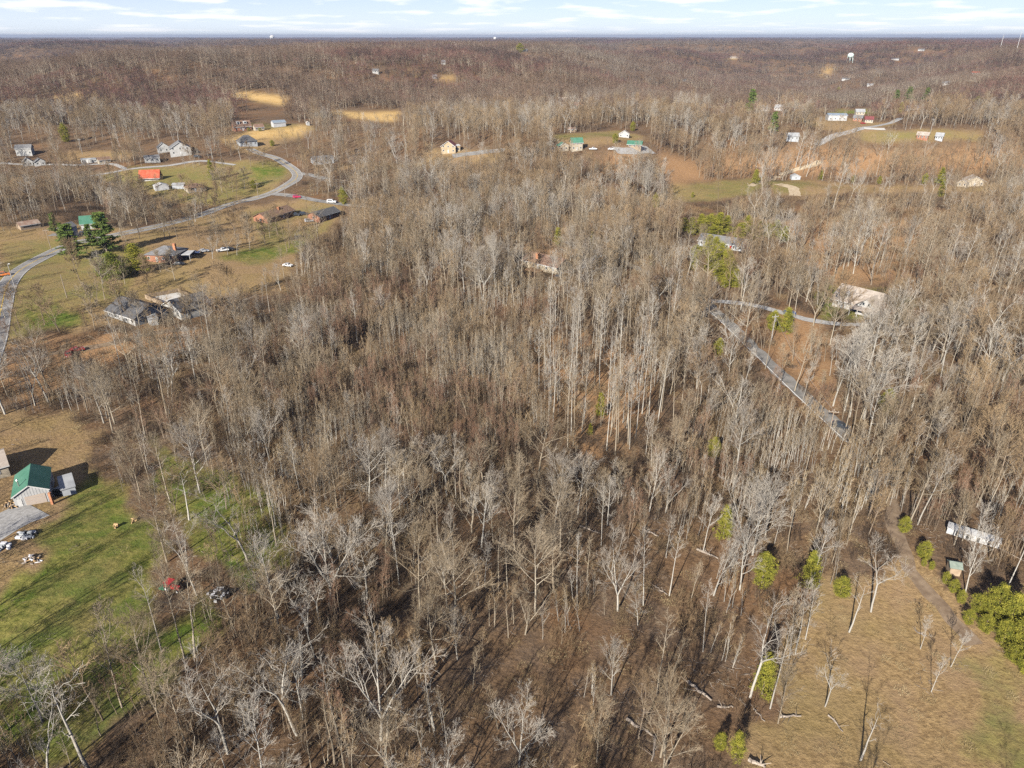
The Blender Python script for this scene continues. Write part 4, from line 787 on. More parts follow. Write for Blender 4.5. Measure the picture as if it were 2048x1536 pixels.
# ------------------------------------------------------------------ evergreens
def foliage(seed, clumps, leaf, per, mats):
    """small leaf-sized faces gathered in tufts"""
    rg = np.random.RandomState(seed); C = np.asarray(clumps); n = len(C)
    c = C[:, None, :3] + rg.normal(0, 1, (n, per, 3)) * C[:, None, 3:4] * np.array([1, 1, .6]); c = c.reshape(-1, 3); k = len(c)
    a = rg.normal(0, 1, (k, 3)); a /= np.linalg.norm(a, axis=1)[:, None]; b = np.cross(a, rg.normal(0, 1, (k, 3))); b /= np.linalg.norm(b, axis=1)[:, None]
    s = leaf * rg.uniform(.6, 1.4, (k, 1)); V = np.stack([c - a * s, c + b * s * .55, c + a * s, c - b * s * .55], 1).reshape(-1, 3); i = np.arange(k) * 4
    return mesh_np('foliage', V, [np.stack([i, i + 1, i + 2, i + 3], 1)], mats)
def stem_mesh(H, r): 
    V, Fs = seg_geo(np.array([(0, 0, -.3, 0, 0, H * .5, r, r * .6), (0, 0, H * .5, .05, 0, H * .93, r * .6, r * .1)]), 6); return mesh_np('stem', V, Fs, ['bark_brown'], smooth=True)
def ever(seed, kind):
    rg = random.Random(seed); C = []
    if kind == 'cedar':      # 6 m, pointed egg
        for i in range(210):
            q = rg.random() ** .8; r = 1.45 * (1 - q) ** .62 * (.35 + .65 * min(1, q * 6 + .35)); t = rg.uniform(0, 6.28); rr = r * (rg.uniform(.3, 1.0) + .25 * math.sin(3 * t + seed + 9 * q) * rg.random() + .2 * math.sin(7 * q * 3 + t)); C.append((rr * math.cos(t), rr * math.sin(t), .25 + 5.75 * q + rg.gauss(0, .2), rg.uniform(.1, .24)))
        return 6.0, foliage(seed, C, .06, 50, ['cedar']), stem_mesh(6, .11)
    if kind == 'round':      # 6 m, broad rounded cedar
        lob = [(rg.uniform(0, 6.28), rg.random(), rg.uniform(-.35, .6)) for _ in range(22)]
        for i in range(230):
            q = rg.random() ** .95; r = 1.75 * math.sin(math.pi * min(1, .16 + .84 * q) ** 1.15) ** .7; t = rg.uniform(0, 6.28); rr = r * (rg.uniform(.35, 1.0) + sum(g_ * math.exp(-((math.remainder(t - a_, 6.2832)) / .4) ** 2 - ((q - b_) / .12) ** 2) for a_, b_, g_ in lob)); C.append((rr * math.cos(t), rr * math.sin(t), .3 + 5.6 * q + rg.gauss(0, .28), rg.uniform(.12, .3)))
        return 6.0, foliage(seed, C, .065, 60, ['cedar']), stem_mesh(6, .14)
    if kind == 'pine':       # 16 m, open tiers
        for lev in range(17):
            h = 3.0 + 12.5 * lev / 16 + rg.uniform(-.2, .2); L = 3.6 * (1 - lev / 17.5) ** .7 + .35
            for j in range(6):
                t = rg.uniform(0, 6.28); l = L * rg.uniform(.65, 1.15)
                for k in range(6): f = .25 + .75 * k / 5; C.append((l * f * math.cos(t) + rg.gauss(0, .15), l * f * math.sin(t) + rg.gauss(0, .15), h + .35 * f * l * .35 - .12 * f, .24))
        return 16.0, foliage(seed, C, .21, 26, ['pine']), stem_mesh(16, .24)
    for i in range(620):     # magnolia, 10 m, leafy to the ground
        q = rg.random(); r = 5.0 * math.sin(math.pi * (.2 + .8 * q)) ** .75; t = rg.uniform(0, 6.28); rr = r * (rg.uniform(.55, 1.05) + .1 * math.sin(5 * t + 3 * q)); C.append((rr * math.cos(t), rr * math.sin(t), .3 + 9.5 * q, .38))
    return 10.0, foliage(seed, C, .16, 32, ['magnolia']), stem_mesh(10, .25)
EV = {'cedar': [ever(1, 'cedar'), ever(2, 'cedar'), ever(3, 'cedar')], 'round': [ever(4, 'round'), ever(5, 'round'), ever(9, 'round'), ever(10, 'round')], 'pine': [ever(6, 'pine'), ever(7, 'pine')], 'magnolia': [ever(8, 'magnolia')]}
def evergreen(u, v, kind, H, label, w=1.0, group=None):
    x, y, z = G(u, v); q = EV[kind][int(rng.rand() * len(EV[kind]))]; s = H / q[0] * (.88 if kind == 'round' else 1.0)
    o = empty({'pine': 'pine_tree', 'magnolia': 'magnolia_tree'}.get(kind, 'cedar_tree'), (x, y, z - .05), rng.uniform(0, 6.28)); o.scale = (s * w, s * w, s)
    tag(o, label, 'tree', group or 'evergreen trees'); obj('crown', q[1], o); obj('trunk', q[2], o)
for a in EVL: evergreen(*a)
ORW = ['first', 'second', 'third', 'fourth', 'fifth', 'sixth', 'seventh', 'eighth', 'ninth', 'tenth', 'eleventh', 'twelfth', 'thirteenth', 'fourteenth']
for i, (u, v, H) in enumerate(ROW1):
    evergreen(u, v, 'cedar' if i % 3 else 'round', H, f'olive cedar in the row behind the grey ranch house, {ORW[i]} along the row', 1.6, 'cedar row behind the grey ranch house')
for i, (u, v, H) in enumerate(ROW2):
    evergreen(u, v, 'cedar' if i % 3 else 'round', H, f'olive cedar in the clump below the grey ranch house, {ORW[i]} outward from the house', 1.6, 'cedar clump below the grey ranch house')

# ------------------------------------------------------------------ buildings
for k, c, c2, sc, ro in (('white_wall', (.38, .375, .36), (.48, .475, .46), .6, .6), ('white_metal', (.42, .42, .415), (.52, .52, .515), .5, .45), ('cream_wall', (.38, .325, .245), (.46, .40, .31), .6, .8), ('tan_wall', (.36, .28, .18), (.45, .36, .24), .6, .85), ('grey_wall', (.36, .38, .40), (.44, .46, .48), .6, .8),
    ('brick_wall', (.27, .12, .075), (.38, .19, .12), 1.5, .9), ('wood_wall', (.30, .22, .15), (.40, .31, .22), 1.0, .9), ('green_roof', (.06, .17, .115), (.085, .21, .15), .4, .5), ('grey_roof', (.15, .15, .155), (.21, .21, .215), .9, .9), ('dark_roof', (.075, .075, .08), (.12, .12, .125), .9, .9),
    ('brown_roof', (.17, .105, .075), (.25, .165, .12), .9, .9), ('tan_roof', (.33, .28, .24), (.42, .37, .32), .9, .9), ('red_roof', (.42, .085, .045), (.52, .14, .08), .5, .5), ('maroon_roof', (.16, .05, .05), (.21, .07, .07), .5, .5), ('metal_roof', (.28, .29, .30), (.38, .39, .40), .4, .55),
    ('moss_roof', (.16, .20, .17), (.24, .28, .24), 1.5, .9), ('rust_roof', (.24, .15, .11), (.34, .27, .22), .5, .8), ('blue_roof', (.20, .25, .30), (.27, .32, .38), .4, .4), ('trim', (.55, .545, .53), (.62, .615, .6), 1, .6), ('door_tan', (.44, .36, .30), (.48, .40, .33), 1, .6), ('door_red', (.45, .03, .03), (.5, .04, .04), 1, .5), ('deck', (.30, .16, .09), (.38, .22, .13), 1.2, .9),
    ('chimney_brick', (.36, .15, .08), (.46, .23, .13), 2, .9), ('water_tank', (.55, .66, .60), (.62, .72, .66), .3, .5), ('pole_wood', (.25, .20, .15), (.35, .29, .23), 1.5, .95), ('pole_grey', (.30, .285, .265), (.38, .365, .345), 1.5, .8), ('tarp', (.5, .5, .52), (.75, .75, .78), 3, .5)): defm(k, c, col2=c2, scale=sc, rough=ro)
defm('glass', (.03, .04, .05), rough=.12, spec=.6); defm('tyre', (.025, .025, .027), rough=.9); defm('rim', (.5, .5, .5), rough=.35, metal=.8); defm('dark', (.03, .03, .03)); defm('lamp_white', (.8, .8, .78), rough=.3); defm('lamp_red', (.4, .02, .02), rough=.3)
def house(name, label, f, depth, eave, rise, ridge, wall, roof, over=.5, wins=3, side=1, door=None, chim=None, cat='house', group=None, trimw=True, dcol='trim', rt=.16):
    a = G(*f[0]); b = G(*f[1]); w = math.hypot(b[0] - a[0], b[1] - a[1]); rz = math.atan2(b[1] - a[1], b[0] - a[0])
    if max(f[0][1], f[1][1]) < 470 and abs(f[0][1] - f[1][1]) < 5:      # far facades: width from the picture, turned square to the line of sight with a little yaw
        c = G((f[0][0] + f[1][0]) / 2, (f[0][1] + f[1][1]) / 2); w = abs(f[1][0] - f[0][0]) * float(proj(*c)[2]) / F; rz = -math.atan2(c[0], c[1]) + .3 * math.sin(f[0][0] * 1.7); a = (c[0] - w / 2 * math.cos(rz), c[1] - w / 2 * math.sin(rz), c[2]); w *= .82 if f[0][1] < 345 else 1.0; depth = min(depth, max(5.0, w * .7)); eave *= .88; rise *= .85
    cx, sx = math.cos(rz), math.sin(rz); cs = [(a[0] + x * cx - y * sx, a[1] + x * sx + y * cx) for x in (0, w) for y in (0, depth)]
    z = float(np.mean([height(*c) for c in cs])); o = empty(name, (a[0], a[1], z), rz); tag(o, label, cat, group)
    e = eave; B = -2.0; d = depth; m = MB()
    if ridge == 'x': m.add([(0, 0, B), (w, 0, B), (w, d, B), (0, d, B), (0, 0, e), (w, 0, e), (w, d, e), (0, d, e), (0, d / 2, e + rise), (w, d / 2, e + rise)], [(0, 1, 5, 4), (2, 3, 7, 6), (1, 2, 6, 9, 5), (3, 0, 4, 8, 7), (4, 5, 9, 8), (6, 7, 8, 9)])
    elif ridge == 'y': m.add([(0, 0, B), (w, 0, B), (w, d, B), (0, d, B), (0, 0, e), (w, 0, e), (w, d, e), (0, d, e), (w / 2, 0, e + rise), (w / 2, d, e + rise)], [(0, 1, 5, 8, 4), (2, 3, 7, 9, 6), (1, 2, 6, 5), (3, 0, 4, 7), (4, 8, 9, 7), (5, 6, 9, 8)])
    else: m.box(0, w, 0, d, B, e)
    m.build('wall', wall, o)
    m = MB(); t = rt
    if ridge == 'x':
        k = rise / (d / 2); zl = e - over * k + t; zt = e + rise + t
        m.slab([(-over, -over, zl), (w + over, -over, zl), (w + over, d / 2, zt), (-over, d / 2, zt)], t); m.slab([(w + over, d + over, zl), (-over, d + over, zl), (-over, d / 2, zt + .004), (w + over, d / 2, zt + .004)], t)
    elif ridge == 'y':
        k = rise / (w / 2); zl = e - over * k + t; zt = e + rise + t
        m.slab([(-over, d + over, zl), (-over, -over, zl), (w / 2, -over, zt), (w / 2, d + over, zt)], t); m.slab([(w + over, -over, zl), (w + over, d + over, zl), (w / 2, d + over, zt + .004), (w / 2, -over, zt + .004)], t)
    elif ridge == 'hip':
        i = min(w, d) / 2; zl = e + .03; x0, x1, y0, y1 = -over, w + over, -over, d + over
        r0, r1 = ((i, d / 2), (w - i, d / 2)) if w >= d else ((w / 2, i), (w / 2, d - i)); q = (*r0, e + rise); s = (*r1, e + rise); c = [(x0, y0, zl), (x1, y0, zl), (x1, y1, zl), (x0, y1, zl)]
        V = c + [q, s]; m.add(V, [(0, 1, 5, 4), (1, 2, 5), (2, 3, 4, 5), (3, 0, 4), (3, 2, 1, 0)] if w >= d else [(0, 1, 4), (1, 2, 5, 4), (2, 3, 5), (3, 0, 4, 5), (3, 2, 1, 0)])
    else: m.slab([(-over, -over, e + t), (w + over, -over, e + t), (w + over, d + over, e + rise + t), (-over, d + over, e + rise + t)], t)
    ro = m.build('roof', roof, o)
    if trimw and ridge in 'xy':      # pale fascia boards along the eaves
        if ridge == 'x': MB().box(-over, w + over, -over - .06, -over + .0, e - over * k - .12, e - over * k + t - .02).build('fascia', 'trim', ro)
        else:
            for s in (0, 1): MB().slab([(w * s + (over if s else -over), -over - .05, e - over * k + t - .02), (w / 2, -over - .05, e + rise + t - .02), (w / 2, -over - .05, e + rise - .12), (w * s + (over if s else -over), -over - .05, e - over * k - .12)], .05).build('fascia', 'trim', ro)
    if chim:
        xx, yy, cw, ch = chim; zz = e + rise * .3; MB().box(xx * w - cw / 2, xx * w + cw / 2, yy * d - cw / 2, yy * d + cw / 2, zz, e + rise + ch).build('chimney', 'chimney_brick', ro)
    ww, wh, sill = 1.1, min(1.3, e * .45), min(1.0, e * .35)
    def window(side_, c, zz, nm='window', ww=ww, wh=wh):
        q = MB(); p = MB()
        for mb, g0, g1, sh in ((q, -.07, .02, 0), (p, -.10, -.065, .14)):
            l, h = c - ww / 2 + sh, c + ww / 2 - sh
            if side_ == 'f': mb.box(l, h, g0, g1, zz + sh, zz + wh - sh)
            elif side_ == 'r': mb.box(w - g1, w - g0, l, h, zz + sh, zz + wh - sh)
            else: mb.box(g0, g1, l, h, zz + sh, zz + wh - sh)
        wo = q.build('window', 'trim', o); p.build('pane', 'glass', wo)
    floors = [sill] if e < 4.2 else [sill, sill + 2.8]
    dx = door * w if door is not None else None
    for zz in floors:
        for i in range(wins):
            c = (i + .5) / wins * w
            if dx is not None and zz == floors[0] and abs(c - dx) < 1.3: continue
            window('f', c, zz)
        for i in range(side):
            window('r', (i + .5) / side * d, zz); window('l', (i + .5) / side * d, zz)
    if dx is not None:
        do = MB().box(dx - .5, dx + .5, -.09, .02, .05, 2.15).build('door', dcol, o); MB().box(dx + .3, dx + .38, -.14, -.09, 1.0, 1.1).build('handle', 'rim', do)
    return o, w, d
def P_(o): return o
g, gw, gd = house('garage', 'white metal garage with a green roof and tan roll-up door', ((32, 1015), (105, 1002)), 9.5, 3.1, 1.9, 'y', 'white_metal', 'green_roof', .25, 0, 1, None, None, 'garage')
MB().box(gw * .30, gw * .87, -.08, .03, 0, 2.35).build('garage_door', 'door_tan', g)
for k in range(1, 5): MB().box(gw * .30 + .05, gw * .87 - .05, -.1, -.082, .47 * k - .02, .47 * k + .02).build('door_seam', 'grey_wall', g)
dd = MB().box(gw * .08, gw * .21, -.08, .03, 0, 2.1).build('door', 'trim', g); MB().box(gw * .19, gw * .2, -.13, -.08, .95, 1.05).build('handle', 'rim', dd)
pp = MB(); pp.tube((gw * .2, gd * .25, 3.2), (gw * .2, gd * .25, 5.6), .14, n=8); pp.tube((gw * .2, gd * .25, 5.6), (gw * .2, gd * .25, 5.8), .22, .1, n=8); pp.build('stove_pipe', 'rim', g)
for k in range(1, 12): MB().box(gw * k / 12 - .02, gw * k / 12 + .02, -.03, .0, 2.4 if .28 < k / 12 < .88 else 2.15 if k < 3 else 0, 3.05 + 1.85 * (1 - abs(k / 6 - 1))).build('wall_rib', 'grey_wall', g)
house('shed', 'low lean-to shed with corrugated grey roof beside the garage', ((127, 993), (154, 987)), 5.5, 1.8, .5, 'flat', 'grey_wall', 'metal_roof', .2, 0, 0, None, None, 'shed')
house('shed', 'grey-roofed building cut off by the picture edge beside the garage', ((-70, 975), (22, 952)), 9, 2.8, 1.8, 'x', 'cream_wall', 'tan_roof', .4, 2, 1, None, None, 'building')
house('house', 'white bungalow with a dark grey roof behind bare trees', ((216, 632), (272, 653)), 12.5, 3.0, 3.2, 'x', 'white_wall', 'dark_roof', .6, 5, 2, .5)
hb, _, _ = house('house', 'white house with dark blue-grey roof next to the fenced patio', ((329, 622), (364, 641)), 12, 3.2, 3.0, 'y', 'white_wall', 'dark_roof', .5, 3, 2, .3)
house('outbuilding', 'small pale metal lean-to between the two white houses', ((300, 652), (318, 650)), 5, 2.2, .8, 'flat', 'white_metal', 'metal_roof', .2, 0, 0, None, None, 'shed')
c, _, _ = house('house', 'brick house with grey hipped roof and red chimney beside the carport', ((292, 522), (350, 528)), 12, 3.0, 2.8, 'hip', 'brick_wall', 'grey_roof', .6, 4, 2, .4, (.85, .45, 1.1, 1.2))
house('house', 'white cottage under a dark green gable roof', ((166, 456), (207, 459)), 9.5, 3.4, 3.6, 'x', 'white_wall', 'green_roof', .5, 3, 1, .5, (.93, .5, .9, 1.3))
house('house', 'narrow white two-storey building among pines', ((122, 478), (138, 479)), 6, 5.2, 1.8, 'y', 'white_wall', 'grey_roof', .3, 1, 1)
house('barn', 'weathered dark barn at the edge of the bare wood', ((45, 459), (80, 457)), 8, 2.4, 1.6, 'x', 'wood_wall', 'rust_roof', .4, 0, 0, None, None, 'barn')
house('house', 'house with a bright red metal roof and porch', ((284, 361), (316, 362)), 12, 2.8, 4.2, 'x', 'white_wall', 'red_roof', 1.2, 2, 1, .5)
house('shed', 'long white shed below the red-roofed house', ((312, 381), (338, 380)), 8, 2.6, 1.6, 'y', 'white_metal', 'white_metal', .2, 0, 0, None, None, 'shed')
house('carport', 'flat pale canopy beside the long white shed', ((346, 378), (368, 378)), 6, 2.6, .3, 'flat', 'grey_wall', 'white_metal', .4, 0, 0, None, None, 'carport')
house('house', 'brown hip-roofed house below the red-roofed one', ((378, 385), (412, 384)), 11, 3, 2.4, 'hip', 'cream_wall', 'brown_roof', .5, 3, 1, .4)
house('house', 'tall white house on the upper slope', ((36, 314), (70, 310)), 12, 5.4, 2.6, 'x', 'white_wall', 'grey_roof', .4, 4, 2, .5)
house('house', 'white gabled cottage before the tall white house', ((48, 332), (70, 332)), 9, 3.2, 3, 'y', 'white_wall', 'grey_roof', .4, 2, 1, .5)
house('house', 'white gabled cottage beside the first cottage on the drive', ((72, 332), (96, 330)), 9, 3, 2.6, 'y', 'white_wall', 'dark_roof', .4, 2, 1, .5)
house('trailer_home', 'long low pale trailer home behind the drive', ((165, 326), (200, 326)), 5, 2.6, .7, 'x', 'white_wall', 'metal_roof', .2, 5, 1, .4)
house('house', 'low tan house next to the pale trailer home', ((200, 327), (226, 325)), 8, 2.7, 1.8, 'x', 'cream_wall', 'brown_roof', .4, 3, 1, .5)
house('house', 'white garage wing with grey roof in front of the white farmhouse', ((292, 326), (326, 325)), 9, 3.4, 1.6, 'x', 'white_wall', 'grey_roof', .3, 3, 1)
house('house', 'white farmhouse with grey gables', ((342, 315), (384, 310)), 13, 4.4, 4.2, 'y', 'white_wall', 'grey_roof', .4, 3, 2, .5)
house('house', 'white side wing of the farmhouse with a pointed gable', ((318, 304), (344, 306)), 10, 4, 3.6, 'y', 'white_wall', 'dark_roof', .3, 2, 1)
h, hw, hd = house('house', 'brown-roofed brick house with two white dormers', ((470, 260), (511, 262)), 13, 4, 5, 'x', 'brick_wall', 'brown_roof', .6, 4, 1, .5)
for q in (.3, .7): dm = MB().box(hw * q - 1.3, hw * q + 1.3, 1.6, 5, 5.2, 7.2).build('dormer', 'trim', h); MB().box(hw * q - .6, hw * q + .6, 1.55, 1.59, 5.6, 6.9).build('pane', 'glass', dm)
house('house', 'low brown-roofed wing beside the dormer house', ((511, 261), (533, 260)), 9, 3, 2.6, 'x', 'cream_wall', 'brown_roof', .4, 3, 1)
house('barn', 'white metal barn with a blue-grey roof by the golden lawn', ((548, 254), (578, 253)), 12, 4, 1.8, 'x', 'white_metal', 'blue_roof', .4, 0, 0, None, None, 'barn')
house('shed', 'tiny white shed at the end of the golden lawn', ((614, 251), (621, 251)), 4, 2.2, 1.4, 'y', 'white_wall', 'tan_roof', .2, 0, 0, None, None, 'shed')
house('house', 'dark grey hip-roofed house with several gables', ((481, 294), (523, 292)), 14, 3.4, 5, 'hip', 'grey_wall', 'dark_roof', .7, 4, 1, .5)
house('house', 'brown-roofed brick ranch house beside the side road', ((536, 447), (589, 431)), 9.5, 2.9, 2.2, 'x', 'brick_wall', 'brown_roof', .7, 5, 1, .6, (.62, .35, 1.4, .9))
house('house', 'low dark-roofed house partly behind trees', ((640, 446), (680, 432)), 9, 2.8, 2.0, 'x', 'brick_wall', 'dark_roof', .6, 4, 1, .5)
house('house', 'grey house half hidden by trees below the ridge', ((628, 331), (668, 326)), 9, 2.8, 2, 'x', 'grey_wall', 'grey_roof', .5, 4, 1, .5)
house('house', 'low house with brick ends hidden in the wood', ((812, 442), (856, 438)), 9, 2.8, 1.8, 'x', 'brick_wall', 'metal_roof', .5, 4, 1, .5)
house('house', 'tan two-storey house with maroon roof and front gable', ((882, 308), (918, 306)), 15, 5.0, 4.4, 'y', 'tan_wall', 'maroon_roof', .5, 3, 2, .5)
house('house', 'long tan wing with white flat roof beside the maroon-roofed house', ((906, 304), (924, 303)), 12, 4.5, .3, 'flat', 'tan_wall', 'trim', .3, 2, 1)
house('house', 'small tan cabin with green roof on the ridge', ((1117, 302), (1142, 303)), 9, 3.6, 2.4, 'y', 'cream_wall', 'green_roof', .5, 2, 1, .5)
house('house', 'taller tan cabin with green roof beside the small cabin', ((1143, 303), (1170, 301)), 10, 6, 3, 'x', 'cream_wall', 'green_roof', .6, 3, 1, .5)
house('barn', 'dark open barn under a bright green metal roof', ((1255, 299), (1287, 299)), 9, 3.2, 2.2, 'x', 'wood_wall', 'green_roof', .8, 3, 1, None, None, 'barn')
house('house', 'little white cottage behind the green-roofed barn', ((1238, 275), (1262, 275)), 8, 3, 2.6, 'y', 'white_wall', 'tan_roof', .4, 3, 1, .5)
house('shed', 'brown shed at the back of the ridge meadow', ((1136, 264), (1156, 264)), 6, 2.6, 1.4, 'x', 'wood_wall', 'rust_roof', .3, 1, 0, None, None, 'shed')
h, hw, hd = house('house', 'brick ranch house with brown roof and tan chimney in the wood', ((1046, 533), (1113, 549)), 11, 3.0, 2.6, 'x', 'cream_wall', 'brown_roof', .6, 5, 2, .45, (.33, .25, 1.5, .8))
MB().box(hw * .25, hw * .62, -4.2, -.12, .1, .4).build('deck', 'deck', h)
house('house', 'long grey ranch house with white windows and a red door', ((1396, 491), (1486, 503)), 9.5, 2.9, 2.2, 'x', 'grey_wall', 'grey_roof', .6, 7, 1, .72, None, 'house', None, True, 'door_red')
h, hw, hd = house('house', 'white house with tan hipped roof on the green lawn', ((1664, 612), (1756, 634)), 13, 3.2, 3.8, 'x', 'white_wall', 'tan_roof', 1.0, 5, 2, .35)
w_ = MB(); w_.add([(hw * .58, -2.5, -2), (hw * .95, -2.5, -2), (hw * .95, 1, -2), (hw * .58, 1, -2), (hw * .58, -2.5, 3.6), (hw * .95, -2.5, 3.6), (hw * .95, 4, 3.6), (hw * .58, 4, 3.6), (hw * .765, -2.5, 6.2), (hw * .765, 6, 6.2)], [(0, 1, 5, 8, 4), (1, 2, 6, 5), (3, 0, 4, 7), (4, 8, 9, 7), (5, 6, 9, 8)]); wg = w_.build('gable_wing', 'white_wall', h)
rf = MB(); rf.slab([(hw * .54, 5, 3.55), (hw * .54, -3, 3.55), (hw * .765, -3, 6.55), (hw * .765, 6.2, 6.55)], .15); rf.slab([(hw * .99, -3, 3.55), (hw * .99, 5, 3.55), (hw * .765, 6.2, 6.56), (hw * .765, -3, 6.56)], .15); rf.build('wing_roof', 'tan_roof', h)
for q in (.71, .82): MB().box(hw * q - .3, hw * q + .3, -2.6, -2.5, 4.0, 4.9).build('window', 'glass', h)
pr_ = MB(); pr_.slab([(hw * .5, -5.6, 2.7), (hw * 1.04, -5.6, 2.7), (hw * 1.04, -2.6, 3.3), (hw * .5, -2.6, 3.3)], .15); pr_.build('porch_roof', 'tan_roof', h)
for q in (.52, .68, .85, 1.02): MB().tube((hw * q, -5.3, -1.5), (hw * q, -5.3, 2.6), .12).build('porch_post', 'trim', h)
dm = MB().box(hw * .15, hw * .27, 1.2, 4, 3.8, 5.6).build('dormer', 'trim', h); MB().box(hw * .17, hw * .25, 1.15, 1.19, 4.2, 5.3).build('pane', 'glass', dm)
h, hw, hd = house('shed', 'long low white shed behind bare trees by the dirt track', ((1892, 1066), (1998, 1098)), 1.8, 1.25, .25, 'flat', 'white_metal', 'white_metal', .1, 0, 0, None, None, 'shed')
for k in (1, 2, 3, 4): MB().box(hw * k / 5 - .25, hw * k / 5 + .25, -.04, .03, .1, 1.2).build('door', 'dark', h)
house('shed', 'small wooden shed with grey-green roof below the long white shed', ((1897, 1150), (1919, 1153)), 2.2, 1.7, .6, 'x', 'wood_wall', 'moss_roof', .2, 0, 0, None, None, 'shed', None, False)
house('shed', 'small grey shed on the sandy farm track', ((1583, 360), (1600, 360)), 5, 2.6, 1.6, 'y', 'grey_wall', 'metal_roof', .3, 1, 1, None, None, 'shed')
house('house', 'beige house with two gables at the end of the far meadow', ((1930, 372), (1966, 374)), 12, 3.6, 3.6, 'y', 'cream_wall', 'tan_roof', .5, 3, 1, .5)
house('house', 'beige side wing with a lower gable by the far meadow', ((1914, 374), (1932, 374)), 10, 3, 2.6, 'y', 'cream_wall', 'tan_roof', .5, 2, 1)
house('warehouse', 'long metal building with blue-grey roof on the far field', ((1657, 241), (1700, 242)), 22, 5, 1.6, 'x', 'white_metal', 'blue_roof', .5, 4, 2, None, None, 'building')
for (a, b, wl, rf, lb) in FAR: house('house', lb, (a, b), 10, 3.4, 2.6, 'x', wl, rf, .5, 3, 1, None, None, 'house', 'far houses in the woods', False)
# patio with dark board fence behind the second white house
pf = [G(*p) for p in ((291, 597), (357, 585), (389, 600), (350, 624))]
V = [(p[0], p[1], height(p[0], p[1]) + .1) for p in pf]; tag(MB().add(V, [(3, 2, 1, 0)]).build('patio', 'concrete'), 'grey paved patio yard behind the white house', 'patio', kind='structure')
fo = empty('fence', pf[0]); tag(fo, 'dark board fence around the paved patio', 'fence')
for i in range(4):
    a, b = np.array(pf[i]), np.array(pf[(i + 1) % 4])
    if i == 2: continue
    n = int(np.linalg.norm(b - a) / 1.2)
    for k in range(n):
        q = a + (b - a) * (k + .5) / n - np.array(pf[0]); t_ = (b - a)[:2] / np.linalg.norm((b - a)[:2]) * .57; nn = np.array([-t_[1], t_[0]]) * .05; zz = height(q[0] + pf[0][0], q[1] + pf[0][1]) - pf[0][2]
        MB().add([(q[0] + s * t_[0] + r * nn[0], q[1] + s * t_[1] + r * nn[1], zz + h_) for h_ in (0, 1.7) for s, r in ((-1, -1), (1, -1), (1, 1), (-1, 1))], [(3, 2, 1, 0), (4, 5, 6, 7), (0, 1, 5, 4), (1, 2, 6, 5), (2, 3, 7, 6), (3, 0, 4, 7)]).build('board', 'wood_wall', fo)
x0, y0, z0 = G(366, 518); cpo = empty('carport', (x0, y0, z0), .05); tag(cpo, 'open carport with flat white metal roof beside the brick house', 'carport')
MB().slab([(-4.5, -3, 2.7), (4.5, -3, 2.7), (4.5, 3.4, 3.0), (-4.5, 3.4, 3.0)], .15).build('roof', 'white_metal', cpo)
for a in (-4.2, 0, 4.2):
    for b in (-2.8, 3.2): MB().tube((a, b, -.5), (a, b, 2.6), .08).build('post', 'trim', cpo)

# ------------------------------------------------------------------ vehicles
def paint(k, c): defm(k, c, rough=.3, spec=.5)
for k, c in (('paint_white', (.72, .72, .72)), ('paint_red', (.34, .035, .035)), ('paint_pink', (.5, .03, .10)), ('paint_dark', (.04, .045, .055)), ('paint_blue', (.06, .09, .20)), ('paint_silver', (.42, .43, .45)), ('paint_orange', (.62, .2, .05)), ('paint_green', (.03, .16, .08))): paint(k, c)
def car(u, v, yaw, pm, label, kind='sedan', name='parked_car', cat='car', s=1.0):
    x, y, z = G(u, v); o = empty(name, (x, y, z + .1), R(yaw)); o.scale = (s, s, s); tag(o, label, cat, 'parked vehicles')
    prof = {'sedan': [(-2.25, .35), (-2.25, .85), (-1.6, .95), (-1.15, 1.38), (.35, 1.42), (1.0, .98), (2.1, .82), (2.3, .55), (2.3, .35)], 'suv': [(-2.3, .4), (-2.3, 1.1), (-2.15, 1.72), (.4, 1.75), (1.05, 1.12), (2.15, 1.0), (2.35, .7), (2.35, .4)],
            'truck': [(-2.8, .5), (-2.8, 1.08), (-.7, 1.08), (-.6, 1.75), (.65, 1.78), (1.25, 1.15), (2.5, 1.02), (2.65, .75), (2.65, .5)]}[kind]
    n = len(prof); hw = .9; V = [(a, -hw * (1 if b < 1.15 else .84), b) for a, b in prof] + [(a, hw * (1 if b < 1.15 else .84), b) for a, b in prof]
    MB().add(V, [tuple(range(n))[::-1], tuple(range(n, 2 * n))] + [(i, (i + 1) % n, n + (i + 1) % n, n + i) for i in range(n)]).build('body', pm, o)
    x0, x1, zt, zb = {'sedan': (-1.1, .45, 1.36, .98), 'suv': (-2.0, .55, 1.66, 1.15), 'truck': (-.5, .8, 1.7, 1.18)}[kind]
    for sgn in (-1, 1): MB().slab([(x0 + .1, sgn * .92, zb), (x1 + .15, sgn * .92, zb), (x1 - .2, sgn * .80, zt), (x0 + .2, sgn * .80, zt)][::sgn], .03).build('side_window', 'glass', o)
    MB().slab([(x1 + .0, -.7, zt + .03), (x1 + .0, .7, zt + .03), (x1 + .52, .76, zb + .03), (x1 + .52, -.76, zb + .03)][::-1], .03).build('windscreen', 'glass', o)
    L = prof[-1][0]
    for sgn in (-1, 1):
        MB().box(L - .06, L + .02, sgn * .62 - .2, sgn * .62 + .2, .6, .76).build('headlight', 'lamp_white', o); MB().box(-L - .0 if kind == 'truck' else prof[0][0] - .03, (prof[0][0] + .05), sgn * .7 - .12, sgn * .7 + .12, .7, .9).build('tail_light', 'lamp_red', o)
        for wx in (-1.4 if kind != 'truck' else -1.7, 1.4 if kind != 'truck' else 1.65):
            wo = MB().tube((wx, sgn * .74, .33), (wx, sgn * .94, .33), .34, n=12).build('wheel', 'tyre', o); MB().tube((wx, sgn * .9, .33), (wx, sgn * .96, .33), .19, n=8).build('rim', 'rim', wo)
